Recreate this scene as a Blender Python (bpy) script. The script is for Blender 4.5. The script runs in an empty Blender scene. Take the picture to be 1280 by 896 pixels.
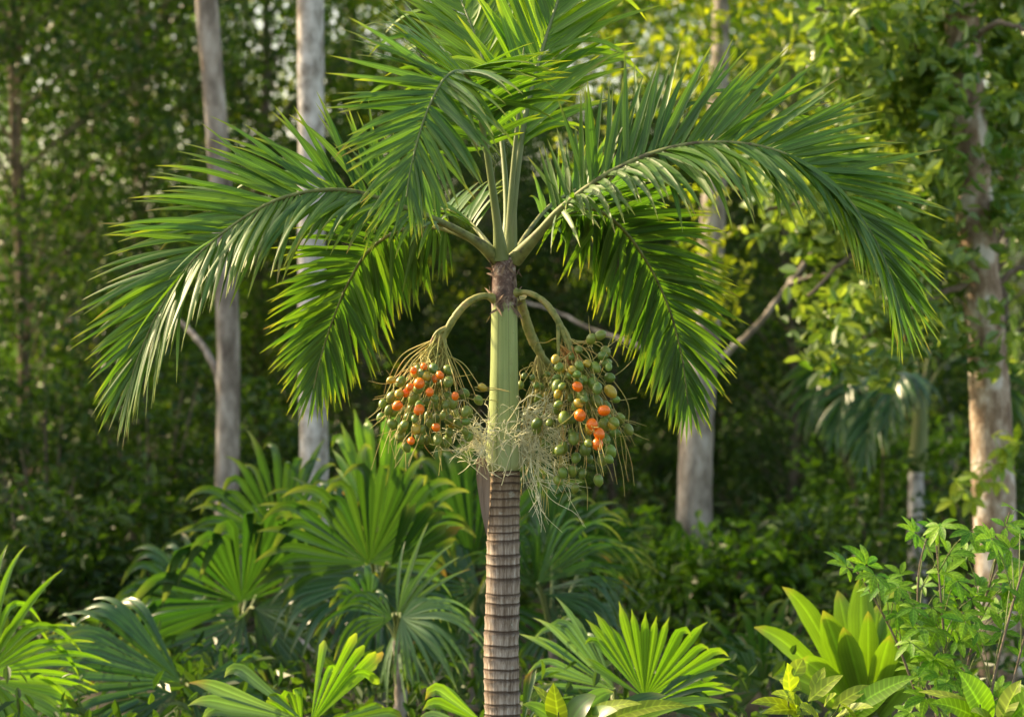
import bpy, math, random
import numpy as np
from math import radians as R

SC = bpy.context.scene
COL = SC.collection
rng = np.random.default_rng(11)
random.seed(11)

# ------------------------------------------------------------------ camera, sky, sun, exposure
CAM_Z, CAM_D, LENS = 2.0, 9.44, 85.0
cd = bpy.data.cameras.new('camera')
cam = bpy.data.objects.new('camera', cd)
COL.objects.link(cam)
cam.location = (0, -CAM_D, CAM_Z)
cam.rotation_euler = (R(90), 0, 0)
cd.lens = LENS
cd.sensor_width = 36
cd.clip_end = 2000
cd.dof.use_dof = True
cd.dof.focus_distance = CAM_D - 0.05
cd.dof.aperture_fstop = 2.1
SC.camera = cam

SUN_DIR = np.array([-0.71, 0.37, 0.58])
SUN_DIR = SUN_DIR / np.linalg.norm(SUN_DIR)
SUN_EL = math.asin(SUN_DIR[2])
SUN_AZ = math.atan2(SUN_DIR[0], SUN_DIR[1])
w = bpy.data.worlds.new('World')
SC.world = w
w.use_nodes = True
nt = w.node_tree
bg = nt.nodes['Background']
sky = nt.nodes.new('ShaderNodeTexSky')
sky.sky_type = 'NISHITA'
sky.sun_disc = False
sky.sun_elevation = SUN_EL
sky.sun_rotation = SUN_AZ
sky.air_density = 1.2
sky.dust_density = 3.0
sky.ozone_density = 0.6
nt.links.new(sky.outputs[0], bg.inputs[0])
bg.inputs[1].default_value = 0.15
ld = bpy.data.lights.new('sun', 'SUN')
ld.energy = 3.7
ld.angle = R(0.6)
ld.color = (1.0, 0.84, 0.6)
sun = bpy.data.objects.new('sun', ld)
COL.objects.link(sun)
from mathutils import Vector, Matrix
sun.rotation_euler = Vector(SUN_DIR).to_track_quat('Z', 'Y').to_euler()
sun.location = (-20, 15, 25)
SC.view_settings.view_transform = 'Standard'
SC.view_settings.look = 'None'
SC.view_settings.gamma = 1
SC.view_settings.exposure = 1.62
SC.view_settings.use_white_balance = True
SC.view_settings.white_balance_temperature = 7700
SC.view_settings.white_balance_tint = 10
SC.render.engine = 'CYCLES'
cy = SC.cycles
cy.use_denoising = True
cy.max_bounces = 7
cy.diffuse_bounces = 4
cy.glossy_bounces = 2
cy.transmission_bounces = 4
cy.transparent_max_bounces = 4
cy.sample_clamp_indirect = 6

# ------------------------------------------------------------------ helpers
KPX = 1280 * LENS / 36


def P(u, v, y=0.0):
    s = (y + CAM_D) / KPX
    return np.array([(u - 640) * s, y, CAM_Z - (v - 448) * s])


def px(n, y=0.0):
    return n * (y + CAM_D) / KPX


def nrm(a):
    a = np.asarray(a, float)
    return a / (np.linalg.norm(a, axis=-1, keepdims=True) + 1e-9)


def smooth_curve(pts, n):
    p = np.asarray(pts, float)
    p = np.vstack([2 * p[0] - p[1], p, 2 * p[-1] - p[-2]])
    seg = len(p) - 3
    # arc-length based resampling
    t = np.linspace(0, seg - 1e-6, max(80, seg * 20))
    i = t.astype(int)
    f = (t - i)[:, None]
    a, b, c, d = p[i], p[i + 1], p[i + 2], p[i + 3]
    q = 0.5 * (2 * b + (c - a) * f + (2 * a - 5 * b + 4 * c - d) * f ** 2 + (3 * b - a - 3 * c + d) * f ** 3)
    L = np.concatenate([[0], np.cumsum(np.linalg.norm(np.diff(q[:, :3], axis=0), axis=1))])
    s = np.linspace(0, L[-1], n)
    return np.stack([np.interp(s, L, q[:, k]) for k in range(q.shape[1])], 1)


class MB:
    def __init__(self):
        self.v, self.f, self.t, self.uv, self.m, self.n = [], [], [], [], [], 0

    def add(self, v, f, t=None, uv=None, m=0):
        v = np.asarray(v, float).reshape(-1, 3)
        f = np.asarray(f, int)
        self.v.append(v)
        self.f.append((f + self.n))
        self.t.append(np.zeros(len(v)) if t is None else np.asarray(t, float))
        self.uv.append(np.zeros((len(v), 2)) if uv is None else np.asarray(uv, float))
        self.m.append(np.full(len(f), m))
        self.n += len(v)

    def mesh(self, name, mats, origin=(0, 0, 0), smooth=True):
        me = bpy.data.meshes.new(name)
        v = np.concatenate(self.v) - np.asarray(origin, float)
        counts, loops = [], []
        for f in self.f:
            counts.append(np.full(len(f), f.shape[1]))
            loops.append(f.ravel())
        counts = np.concatenate(counts)
        loops = np.concatenate(loops)
        me.vertices.add(len(v))
        me.vertices.foreach_set('co', v.astype(np.float32).ravel())
        me.loops.add(len(loops))
        me.loops.foreach_set('vertex_index', loops.astype(np.int32))
        me.polygons.add(len(counts))
        st = np.concatenate([[0], np.cumsum(counts)[:-1]])
        me.polygons.foreach_set('loop_start', st.astype(np.int32))
        me.polygons.foreach_set('material_index', np.concatenate(self.m).astype(np.int32))
        me.polygons.foreach_set('use_smooth', np.full(len(counts), smooth))
        uvl = me.uv_layers.new(name='UVMap')
        uvl.data.foreach_set('uv', np.concatenate(self.uv)[loops].astype(np.float32).ravel())
        at = me.attributes.new('tip', 'FLOAT', 'POINT')
        at.data.foreach_set('value', np.concatenate(self.t).astype(np.float32))
        for m in (mats if isinstance(mats, (list, tuple)) else [mats]):
            me.materials.append(m)
        me.update(calc_edges=True)
        me.validate()
        return me

    def build(self, name, mats, parent=None, smooth=True):
        o = world_origin(parent)
        ob = bpy.data.objects.new(name, self.mesh(name, mats, o, smooth))
        COL.objects.link(ob)
        ob.parent = parent
        return ob


def world_origin(o):
    p = np.zeros(3)
    while o is not None:
        p += np.array(o.location)
        o = o.parent
    return p


def tag(o, label=None, cat=None, group=None, kind=None):
    if label:
        o['label'] = label
    if cat:
        o['category'] = cat
    if group:
        o['group'] = group
    if kind:
        o['kind'] = kind
    return o


def thing(name, loc, label, cat, group=None):
    o = bpy.data.objects.new(name, None)
    COL.objects.link(o)
    o.location = [float(c) for c in loc]
    o.empty_display_size = 0.1
    return tag(o, label, cat, group)


def tube(mb, pts, rad, ns=8, m=0, t=None, cap=True):
    pts = np.asarray(pts, float)
    n = len(pts)
    rad = np.broadcast_to(np.asarray(rad, float), (n,))
    T = nrm(np.gradient(pts, axis=0))
    ref = np.array([0, 1.0, 0]) if abs(T[0][1]) < 0.9 else np.array([1.0, 0, 0])
    Nn = np.zeros((n, 3))
    cur = ref
    for i in range(n):
        cur = nrm(cur - T[i] * np.dot(cur, T[i]))
        Nn[i] = cur
    B = np.cross(T, Nn)
    a = np.linspace(0, 2 * np.pi, ns, endpoint=False)
    v = pts[:, None] + rad[:, None, None] * (np.cos(a)[None, :, None] * Nn[:, None] + np.sin(a)[None, :, None] * B[:, None])
    idx = np.arange(n * ns).reshape(n, ns)
    q = np.stack([idx[:-1], np.roll(idx, -1, 1)[:-1], np.roll(idx, -1, 1)[1:], idx[1:]], -1).reshape(-1, 4)
    L = np.concatenate([[0], np.cumsum(np.linalg.norm(np.diff(pts, axis=0), axis=1))])
    uv = np.stack([np.broadcast_to(a / 6.283, (n, ns)), np.broadcast_to(L[:, None], (n, ns))], -1).reshape(-1, 2)
    tt = np.linspace(0, 1, n) if t is None else np.asarray(t)
    mb.add(v.reshape(-1, 3), q, np.repeat(tt, ns), uv, m)
    if cap:
        for row, c in ((idx[0], pts[0]), (idx[-1], pts[-1])):
            vv = np.vstack([v.reshape(-1, 3)[row], c[None]])
            k = np.arange(ns)
            tr = np.stack([k, np.roll(k, -1), np.full(ns, ns)], -1)
            mb.add(vv, tr, None, None, m)


def ribbon(mb, p0, d0, n0, L, W, prof, droop=0.0, fold=0.3, n=8, power=1.5, m=0, tipval=None, wave=0.0, sag=(0, 0, -1), bend0=None):
    """one blade: a folded strip that bends with gravity"""
    t = np.linspace(0, 1, n)
    bt = t ** power if bend0 is None else np.clip((t - bend0) / (1 - bend0), 0, 1) ** power
    d = nrm(np.asarray(d0, float)[None] + np.asarray(sag, float)[None] * (droop * bt)[:, None])
    step = L / (n - 1)
    p = np.asarray(p0, float)[None] + np.vstack([np.zeros(3), np.cumsum((d[1:] + d[:-1]) * 0.5 * step, axis=0)])
    wv = np.cross(d, np.asarray(n0, float)[None])
    ln = np.linalg.norm(wv, axis=1)
    if ln.min() < 0.15:
        wv = np.cross(d, nrm(np.asarray(n0) + np.array([0.3, -0.5, 0.2]))[None])
    wv = nrm(wv)
    nn = np.cross(wv, d)
    hw = W * 0.5 * np.interp(t, prof[0], prof[1])
    if wave:
        ph = rng.uniform(0, 6.28)
        e1 = wave * W * np.sin(t * 9 + ph)
        e2 = wave * W * np.sin(t * 8 + ph + 2)
    else:
        e1 = e2 = np.zeros(n)
    a = p + wv * hw[:, None] + nn * (fold * hw + e1 * (hw > 0.3 * W * 0.5))[:, None]
    b = p - wv * hw[:, None] + nn * (fold * hw + e2 * (hw > 0.3 * W * 0.5))[:, None]
    v = np.stack([a, p, b], 1).reshape(-1, 3)
    i = np.arange(n - 1) * 3
    q = np.vstack([np.stack([i, i + 1, i + 4, i + 3], -1), np.stack([i + 1, i + 2, i + 5, i + 4], -1)])
    uv = np.stack([np.tile([0, 0.5, 1.0], n), np.repeat(t * L, 3)], -1)
    tt = np.repeat(t if tipval is None else t * tipval, 3)
    mb.add(v, q, tt, uv, m)
    return p[-1]


PROF_LEAFLET = ([0, .06, .22, .45, .7, .9, 1], [.35, .75, 1, .95, .62, .25, .02])
PROF_OVATE = ([0, .06, .2, .4, .6, .8, .93, 1], [.06, .3, .8, 1, .92, .6, .25, .02])
PROF_LANCE = ([0, .1, .3, .5, .7, .9, 1], [.1, .45, .85, 1, .8, .35, .02])
PROF_STRAP = ([0, .2, .5, .75, .92, 1], [.35, .6, .95, 1, .55, .03])


# ------------------------------------------------------------------ materials
def node_mat(name):
    m = bpy.data.materials.new(name)
    m.use_nodes = True
    t = m.node_tree
    t.nodes.remove(t.nodes['Principled BSDF'])
    return m, t, t.nodes['Material Output']


def N(t, kind, **kw):
    n = t.nodes.new(kind)
    for k, v in kw.items():
        setattr(n, k, v)
    return n


def mixcol(t, fac, a, b, mode='MIX'):
    n = N(t, 'ShaderNodeMix', data_type='RGBA', blend_type=mode)
    for s, val in ((n.inputs[0], fac), (n.inputs[6], a), (n.inputs[7], b)):
        if hasattr(val, 'is_output'):
            t.links.new(val, s)
        else:
            s.default_value = val if not isinstance(val, tuple) else (*val, 1)[:4]
    return n.outputs[2]


def math_n(t, op, a, b=0.0, c=None, clamp=False):
    n = N(t, 'ShaderNodeMath', operation=op, use_clamp=clamp)
    for s, val in zip(n.inputs, (a, b, c)):
        if val is None:
            continue
        if hasattr(val, 'is_output'):
            t.links.new(val, s)
        else:
            s.default_value = val
    return n.outputs[0]


def ramp(t, fac, stops):
    n = N(t, 'ShaderNodeValToRGB')
    e = n.color_ramp.elements
    while len(e) > 1:
        e.remove(e[-1])
    e[0].position, e[0].color = stops[0][0], (*stops[0][1], 1)
    for p, c in stops[1:]:
        x = e.new(p)
        x.color = (*c, 1)
    t.links.new(fac, n.inputs[0])
    return n.outputs[0]


def noise(t, scale, detail=4, rough=0.55, coord=None, vec_scale=None):
    n = N(t, 'ShaderNodeTexNoise')
    n.inputs['Scale'].default_value = scale
    n.inputs['Detail'].default_value = detail
    n.inputs['Roughness'].default_value = rough
    if coord is None:
        c = N(t, 'ShaderNodeTexCoord').outputs['Object']
    else:
        c = coord
    if vec_scale:
        mp = N(t, 'ShaderNodeMapping')
        mp.inputs['Scale'].default_value = vec_scale
        t.links.new(c, mp.inputs[0])
        c = mp.outputs[0]
    t.links.new(c, n.inputs[0])
    return n.outputs[0]


def leaf_mat(name, base, alt, tip=None, trans=0.4, tcol=None, rough=0.38, veins=0.0, var=0.35, tip_at=(0.8, 1.0), spec=0.5, vein_n=10, pinnate=0.0):
    m, t, out = node_mat(name)
    geo = N(t, 'ShaderNodeNewGeometry')
    rnd = geo.outputs['Random Per Island']
    c = mixcol(t, rnd, base, alt)
    nz = noise(t, 5.0, 3)
    v = math_n(t, 'MULTIPLY_ADD', nz, var * 1.3, 1 - var * 0.65)
    c = mixcol(t, 1.0, c, c, 'MIX')
    hsv = N(t, 'ShaderNodeHueSaturation')
    t.links.new(c, hsv.inputs['Color'])
    t.links.new(v, hsv.inputs['Value'])
    c = hsv.outputs[0]
    uvn = N(t, 'ShaderNodeUVMap')
    if veins:
        sp = N(t, 'ShaderNodeSeparateXYZ')
        t.links.new(uvn.outputs[0], sp.inputs[0])
        s = math_n(t, 'SINE', math_n(t, 'MULTIPLY', sp.outputs[0], vein_n * 6.283))
        mid = math_n(t, 'SUBTRACT', 1.0, math_n(t, 'MULTIPLY', math_n(t, 'ABSOLUTE', math_n(t, 'SUBTRACT', sp.outputs[0], 0.5)), 12.0), clamp=True)
        k = math_n(t, 'MULTIPLY_ADD', mid, 0.7, math_n(t, 'MULTIPLY_ADD', s, veins * 0.5, 1.0))
        h2 = N(t, 'ShaderNodeHueSaturation')
        t.links.new(c, h2.inputs['Color'])
        t.links.new(k, h2.inputs['Value'])
        c = h2.outputs[0]
    if pinnate:
        sp = N(t, 'ShaderNodeSeparateXYZ')
        t.links.new(uvn.outputs[0], sp.inputs[0])
        ax = math_n(t, 'ABSOLUTE', math_n(t, 'SUBTRACT', sp.outputs[0], 0.5))
        s = math_n(t, 'SINE', math_n(t, 'MULTIPLY', math_n(t, 'SUBTRACT', math_n(t, 'DIVIDE', sp.outputs[1], pinnate), math_n(t, 'MULTIPLY', ax, 1.6)), 6.283))
        s = math_n(t, 'POWER', math_n(t, 'MULTIPLY_ADD', s, 0.5, 0.5), 5.0)
        mid = math_n(t, 'SUBTRACT', 1.0, math_n(t, 'MULTIPLY', ax, 14.0), clamp=True)
        h2 = N(t, 'ShaderNodeHueSaturation')
        t.links.new(c, h2.inputs['Color'])
        t.links.new(math_n(t, 'MULTIPLY_ADD', mid, 0.8, math_n(t, 'MULTIPLY_ADD', s, 0.4, 0.88)), h2.inputs['Value'])
        c = h2.outputs[0]
        blot = ramp(t, noise(t, 38, 3, 0.6), [(0.7, (0, 0, 0)), (0.76, (1, 1, 1))])
        c = mixcol(t, math_n(t, 'MULTIPLY', blot, 0.6), c, (0.16, 0.1, 0.04))
    if tip:
        a = N(t, 'ShaderNodeAttribute', attribute_name='tip')
        mr = N(t, 'ShaderNodeMapRange', interpolation_type='SMOOTHSTEP')
        mr.inputs[1].default_value, mr.inputs[2].default_value = tip_at
        t.links.new(a.outputs['Fac'], mr.inputs[0])
        f = math_n(t, 'MULTIPLY', mr.outputs[0], math_n(t, 'MULTIPLY_ADD', rnd, 0.6, 0.35), clamp=True)
        dry = ramp(t, rnd, [(0.91, (*tip,)), (0.94, (0.22, 0.15, 0.06))])
        c = mixcol(t, f, c, dry)
    pb = N(t, 'ShaderNodeBsdfPrincipled')
    t.links.new(c, pb.inputs['Base Color'])
    pb.inputs['Roughness'].default_value = rough
    pb.inputs['Specular IOR Level'].default_value = spec
    tr = N(t, 'ShaderNodeBsdfTranslucent')
    tc = tcol or (2.6, 2.1, 0.7)
    c2 = mixcol(t, 1.0, c, tc, 'MULTIPLY')
    t.links.new(c2, tr.inputs[0])
    mx = N(t, 'ShaderNodeMixShader')
    mx.inputs[0].default_value = trans
    t.links.new(pb.outputs[0], mx.inputs[1])
    t.links.new(tr.outputs[0], mx.inputs[2])
    t.links.new(mx.outputs[0], out.inputs[0])
    return m


def simple_mat(name, stops, scale, rough=0.7, vec_scale=None, bump=0.3, bscale=None, detail=6, spec=0.3, dist=0.02):
    m, t, out = node_mat(name)
    nz = noise(t, scale, detail, 0.6, None, vec_scale)
    c = ramp(t, nz, stops)
    pb = N(t, 'ShaderNodeBsdfPrincipled')
    pb.inputs['Roughness'].default_value = rough
    pb.inputs['Specular IOR Level'].default_value = spec
    t.links.new(c, pb.inputs['Base Color'])
    if bump:
        b = N(t, 'ShaderNodeBump')
        b.inputs['Strength'].default_value = bump
        b.inputs['Distance'].default_value = dist
        t.links.new(noise(t, bscale or scale * 3, 5, 0.6, None, vec_scale), b.inputs['Height'])
        t.links.new(b.outputs[0], pb.inputs['Normal'])
    t.links.new(pb.outputs[0], out.inputs[0])
    return m


M = {}
M['frond'] = leaf_mat('palm_leaflet', (0.042, 0.115, 0.018), (0.082, 0.165, 0.022), tip=(0.28, 0.3, 0.04), trans=0.35, tcol=(2.1, 2.1, 0.75), rough=0.45, spec=0.38, veins=0.3, vein_n=5, var=0.5, tip_at=(0.72, 1.0))
M['frond_young'] = leaf_mat('young_palm_leaflet', (0.085, 0.19, 0.02), (0.13, 0.24, 0.025), tip=(0.32, 0.36, 0.03), trans=0.44, tcol=(2.3, 2.15, 0.7), rough=0.48, spec=0.4, veins=0.3, vein_n=5, tip_at=(0.7, 1.0))  # same leaflets, brighter: backlight put into the colour
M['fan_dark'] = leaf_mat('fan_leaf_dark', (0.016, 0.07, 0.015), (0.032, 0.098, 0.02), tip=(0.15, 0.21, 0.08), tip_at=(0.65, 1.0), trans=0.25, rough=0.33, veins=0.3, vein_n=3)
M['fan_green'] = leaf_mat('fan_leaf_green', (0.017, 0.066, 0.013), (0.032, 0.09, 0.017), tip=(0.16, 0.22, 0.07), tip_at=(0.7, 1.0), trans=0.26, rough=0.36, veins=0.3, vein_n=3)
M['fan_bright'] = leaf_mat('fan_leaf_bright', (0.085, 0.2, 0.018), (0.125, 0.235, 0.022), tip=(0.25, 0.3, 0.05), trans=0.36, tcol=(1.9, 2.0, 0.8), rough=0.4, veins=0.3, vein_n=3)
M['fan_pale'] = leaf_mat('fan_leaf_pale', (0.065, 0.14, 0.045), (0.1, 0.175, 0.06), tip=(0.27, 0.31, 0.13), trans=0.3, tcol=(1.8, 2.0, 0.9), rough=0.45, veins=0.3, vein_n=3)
M['strap'] = leaf_mat('strap_leaf', (0.085, 0.185, 0.017), (0.13, 0.225, 0.022), tip=(0.24, 0.2, 0.05), tip_at=(0.88, 1.0), trans=0.34, tcol=(1.9, 2.0, 0.8), var=0.6, rough=0.42, veins=0.15, vein_n=8)
M['shrub'] = leaf_mat('shrub_leaf', (0.05, 0.16, 0.015), (0.15, 0.28, 0.02), trans=0.42, tcol=(1.9, 2.0, 0.8), rough=0.5, spec=0.22, pinnate=0.02)
M['lime'] = leaf_mat('lime_leaf', (0.13, 0.23, 0.02), (0.25, 0.3, 0.025), trans=0.36, tcol=(1.9, 2.0, 0.8), rough=0.45, spec=0.35, pinnate=0.03)
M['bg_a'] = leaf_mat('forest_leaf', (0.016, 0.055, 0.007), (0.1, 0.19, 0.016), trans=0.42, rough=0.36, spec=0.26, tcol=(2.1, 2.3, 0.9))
M['bg_b'] = leaf_mat('forest_leaf_yellowish', (0.045, 0.09, 0.01), (0.25, 0.27, 0.025), trans=0.45, rough=0.4, spec=0.2, tcol=(2.1, 2.3, 0.9))  # yellower leaf copy, golden sunlight put into the colour
M['bg_c'] = leaf_mat('forest_leaf_deep', (0.014, 0.042, 0.008), (0.052, 0.095, 0.014), trans=0.35, rough=0.36, spec=0.26, tcol=(2.1, 2.3, 0.9))  # darker leaf copy, forest shade put into the colour
M['vine'] = leaf_mat('vine_leaf', (0.05, 0.13, 0.02), (0.22, 0.3, 0.075), trans=0.36, rough=0.33, spec=0.5, tcol=(2.3, 2.2, 0.8))  # leaf colour lightened to carry the sunlit look
M['petiole'] = simple_mat('petiole_green', [(0.3, (0.1, 0.15, 0.04)), (0.6, (0.17, 0.2, 0.07)), (0.8, (0.22, 0.2, 0.1))], 14, 0.5, (1, 1, 0.3), 0.15, dist=0.004)
M['rachis'] = simple_mat('rachis_scurfy', [(0.32, (0.07, 0.055, 0.028)), (0.46, (0.15, 0.17, 0.05)), (0.7, (0.22, 0.24, 0.08))], 22, 0.6, None, 0.2, dist=0.004)
M['stalk'] = simple_mat('fruit_stalk', [(0.34, (0.11, 0.14, 0.035)), (0.5, (0.25, 0.25, 0.07)), (0.62, (0.33, 0.28, 0.1)), (0.7, (0.16, 0.09, 0.04))], 26, 0.55, None, 0.1, dist=0.003)
M['rachilla'] = simple_mat('fruit_branchlet', [(0.3, (0.26, 0.27, 0.06)), (0.52, (0.4, 0.34, 0.1)), (0.72, (0.46, 0.2, 0.05))], 9, 0.6, None, 0)
M['flower'] = simple_mat('pale_flower_branchlet', [(0.3, (0.56, 0.55, 0.3)), (0.7, (0.78, 0.74, 0.5))], 9, 0.6, None, 0)
M['fruit_green'] = simple_mat('unripe_fruit', [(0.3, (0.075, 0.16, 0.02)), (0.6, (0.13, 0.225, 0.032)), (0.8, (0.22, 0.27, 0.05))], 40, 0.38, None, 0.08, dist=0.002, spec=0.5)
M['fruit_ripe'] = simple_mat('ripe_fruit', [(0.3, (0.8, 0.12, 0.005)), (0.7, (0.92, 0.22, 0.01))], 30, 0.33, None, 0.05, dist=0.002, spec=0.5)


def vary_by_object(m, amount, hue):
    t = m.node_tree
    pb = next(n for n in t.nodes if n.type == 'BSDF_PRINCIPLED')
    src = pb.inputs['Base Color'].links[0].from_socket
    h = N(t, 'ShaderNodeHueSaturation')
    r_ = N(t, 'ShaderNodeObjectInfo').outputs['Random']
    t.links.new(src, h.inputs['Color'])
    t.links.new(math_n(t, 'MULTIPLY_ADD', r_, amount, 1 - amount * .5), h.inputs['Value'])
    r2 = math_n(t, 'FRACT', math_n(t, 'MULTIPLY', r_, 17.3))
    t.links.new(math_n(t, 'MULTIPLY_ADD', r2, -hue, .5), h.inputs['Hue'])
    t.links.new(h.outputs[0], pb.inputs['Base Color'])


vary_by_object(M['fruit_green'], .5, .045)
for k_ in ('fruit_green', 'fruit_ripe'):
    t_ = M[k_].node_tree
    pb_ = next(q for q in t_.nodes if q.type == 'BSDF_PRINCIPLED')
    src_ = pb_.inputs['Base Color'].links[0].from_socket
    oi_ = N(t_, 'ShaderNodeObjectInfo').outputs['Location']
    va_ = N(t_, 'ShaderNodeVectorMath', operation='ADD')
    t_.links.new(N(t_, 'ShaderNodeTexCoord').outputs['Object'], va_.inputs[0])
    t_.links.new(oi_, va_.inputs[1])
    sp_n = ramp(t_, noise(t_, 2.2, 5, 0.7, va_.outputs[0]), [(0.6, (0, 0, 0)), (0.7, (1, 1, 1))])
    t_.links.new(mixcol(t_, math_n(t_, 'MULTIPLY', sp_n, .35), src_, (0.1, 0.07, 0.025)), pb_.inputs['Base Color'])
M['calyx'] = simple_mat('fruit_calyx', [(0.3, (0.12, 0.1, 0.04)), (0.7, (0.25, 0.2, 0.08))], 30, 0.7, None, 0)
M['bract'] = simple_mat('dry_bract', [(0.3, (0.1, 0.06, 0.035)), (0.5, (0.22, 0.15, 0.1)), (0.75, (0.36, 0.27, 0.2))], 16, 0.8, (1, 1, 0.12), 0.4, dist=0.01)
M['bark_pale'] = simple_mat('pale_bark', [(0.32, (0.16, 0.13, 0.1)), (0.45, (0.38, 0.345, 0.3)), (0.55, (0.55, 0.51, 0.46)), (0.7, (0.68, 0.65, 0.6))], 11, 0.9, (1, 1, 0.6), 0.5)
M['bark_brown'] = simple_mat('brown_bark', [(0.32, (0.1, 0.078, 0.06)), (0.46, (0.22, 0.185, 0.15)), (0.58, (0.36, 0.315, 0.265)), (0.72, (0.47, 0.43, 0.38))], 10, 0.9, (1, 1, 0.4), 0.6)
M['bark_mottled'] = simple_mat('mottled_bark', [(0.28, (0.1, 0.065, 0.04)), (0.44, (0.24, 0.165, 0.105)), (0.54, (0.42, 0.33, 0.24)), (0.62, (0.6, 0.54, 0.45)), (0.8, (0.68, 0.64, 0.56))], 9, 0.9, (1, 1, 0.55), 0.7)
M['twig'] = simple_mat('twig_bark', [(0.3, (0.1, 0.07, 0.045)), (0.7, (0.24, 0.19, 0.14))], 12, 0.85, None, 0.2)
M['soil'] = simple_mat('leaf_litter_soil', [(0.3, (0.012, 0.012, 0.006)), (0.5, (0.03, 0.026, 0.012)), (0.7, (0.06, 0.048, 0.022))], 3, 0.95, None, 0.6, 12)  # leaf litter, darkened further to hold the forest floor shade
M['hill'] = simple_mat('wooded_hill_soil', [(0.35, (0.012, 0.02, 0.007)), (0.65, (0.03, 0.045, 0.014))], 0.3, 0.95, None, 0)  # surface of the added rise, dark like the shaded forest interior


def trunk_ring_mat():
    m, t, out = node_mat('ringed_palm_bark')
    a = N(t, 'ShaderNodeAttribute', attribute_name='tip').outputs['Fac']
    fine = noise(t, 60, 6, 0.65, None, (1.6, 1.6, 0.12))
    c = ramp(t, fine, [(0.3, (0.1, 0.068, 0.045)), (0.44, (0.22, 0.17, 0.125)), (0.57, (0.36, 0.295, 0.235)), (0.7, (0.52, 0.46, 0.385))])
    blot = noise(t, 11, 5, 0.6)
    c = mixcol(t, math_n(t, 'MULTIPLY', ramp(t, blot, [(0.45, (0, 0, 0)), (0.65, (1, 1, 1))]), 0.4), c, (0.2, 0.15, 0.11))
    zc = N(t, 'ShaderNodeSeparateXYZ')
    t.links.new(N(t, 'ShaderNodeTexCoord').outputs['Object'], zc.inputs[0])
    mr = N(t, 'ShaderNodeMapRange')
    mr.inputs[1].default_value, mr.inputs[2].default_value = 1.25, 1.6
    t.links.new(zc.outputs[2], mr.inputs[0])
    c = mixcol(t, math_n(t, 'MULTIPLY', mr.outputs[0], 0.75), c, mixcol(t, fine, (0.1, 0.06, 0.03), (0.26, 0.19, 0.1)))
    lich = ramp(t, noise(t, 17, 5, 0.7), [(0.6, (0, 0, 0)), (0.66, (1, 1, 1))])
    c = mixcol(t, math_n(t, 'MULTIPLY', lich, 0.5), c, (0.42, 0.43, 0.36))
    c = mixcol(t, math_n(t, 'MULTIPLY', a, 0.95), c, (0.04, 0.022, 0.013))
    pb = N(t, 'ShaderNodeBsdfPrincipled')
    pb.inputs['Roughness'].default_value = 0.85
    pb.inputs['Specular IOR Level'].default_value = 0.2
    t.links.new(c, pb.inputs['Base Color'])
    b = N(t, 'ShaderNodeBump')
    b.inputs['Strength'].default_value = 0.6
    b.inputs['Distance'].default_value = 0.006
    t.links.new(fine, b.inputs['Height'])
    t.links.new(b.outputs[0], pb.inputs['Normal'])
    t.links.new(pb.outputs[0], out.inputs[0])
    return m


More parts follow.
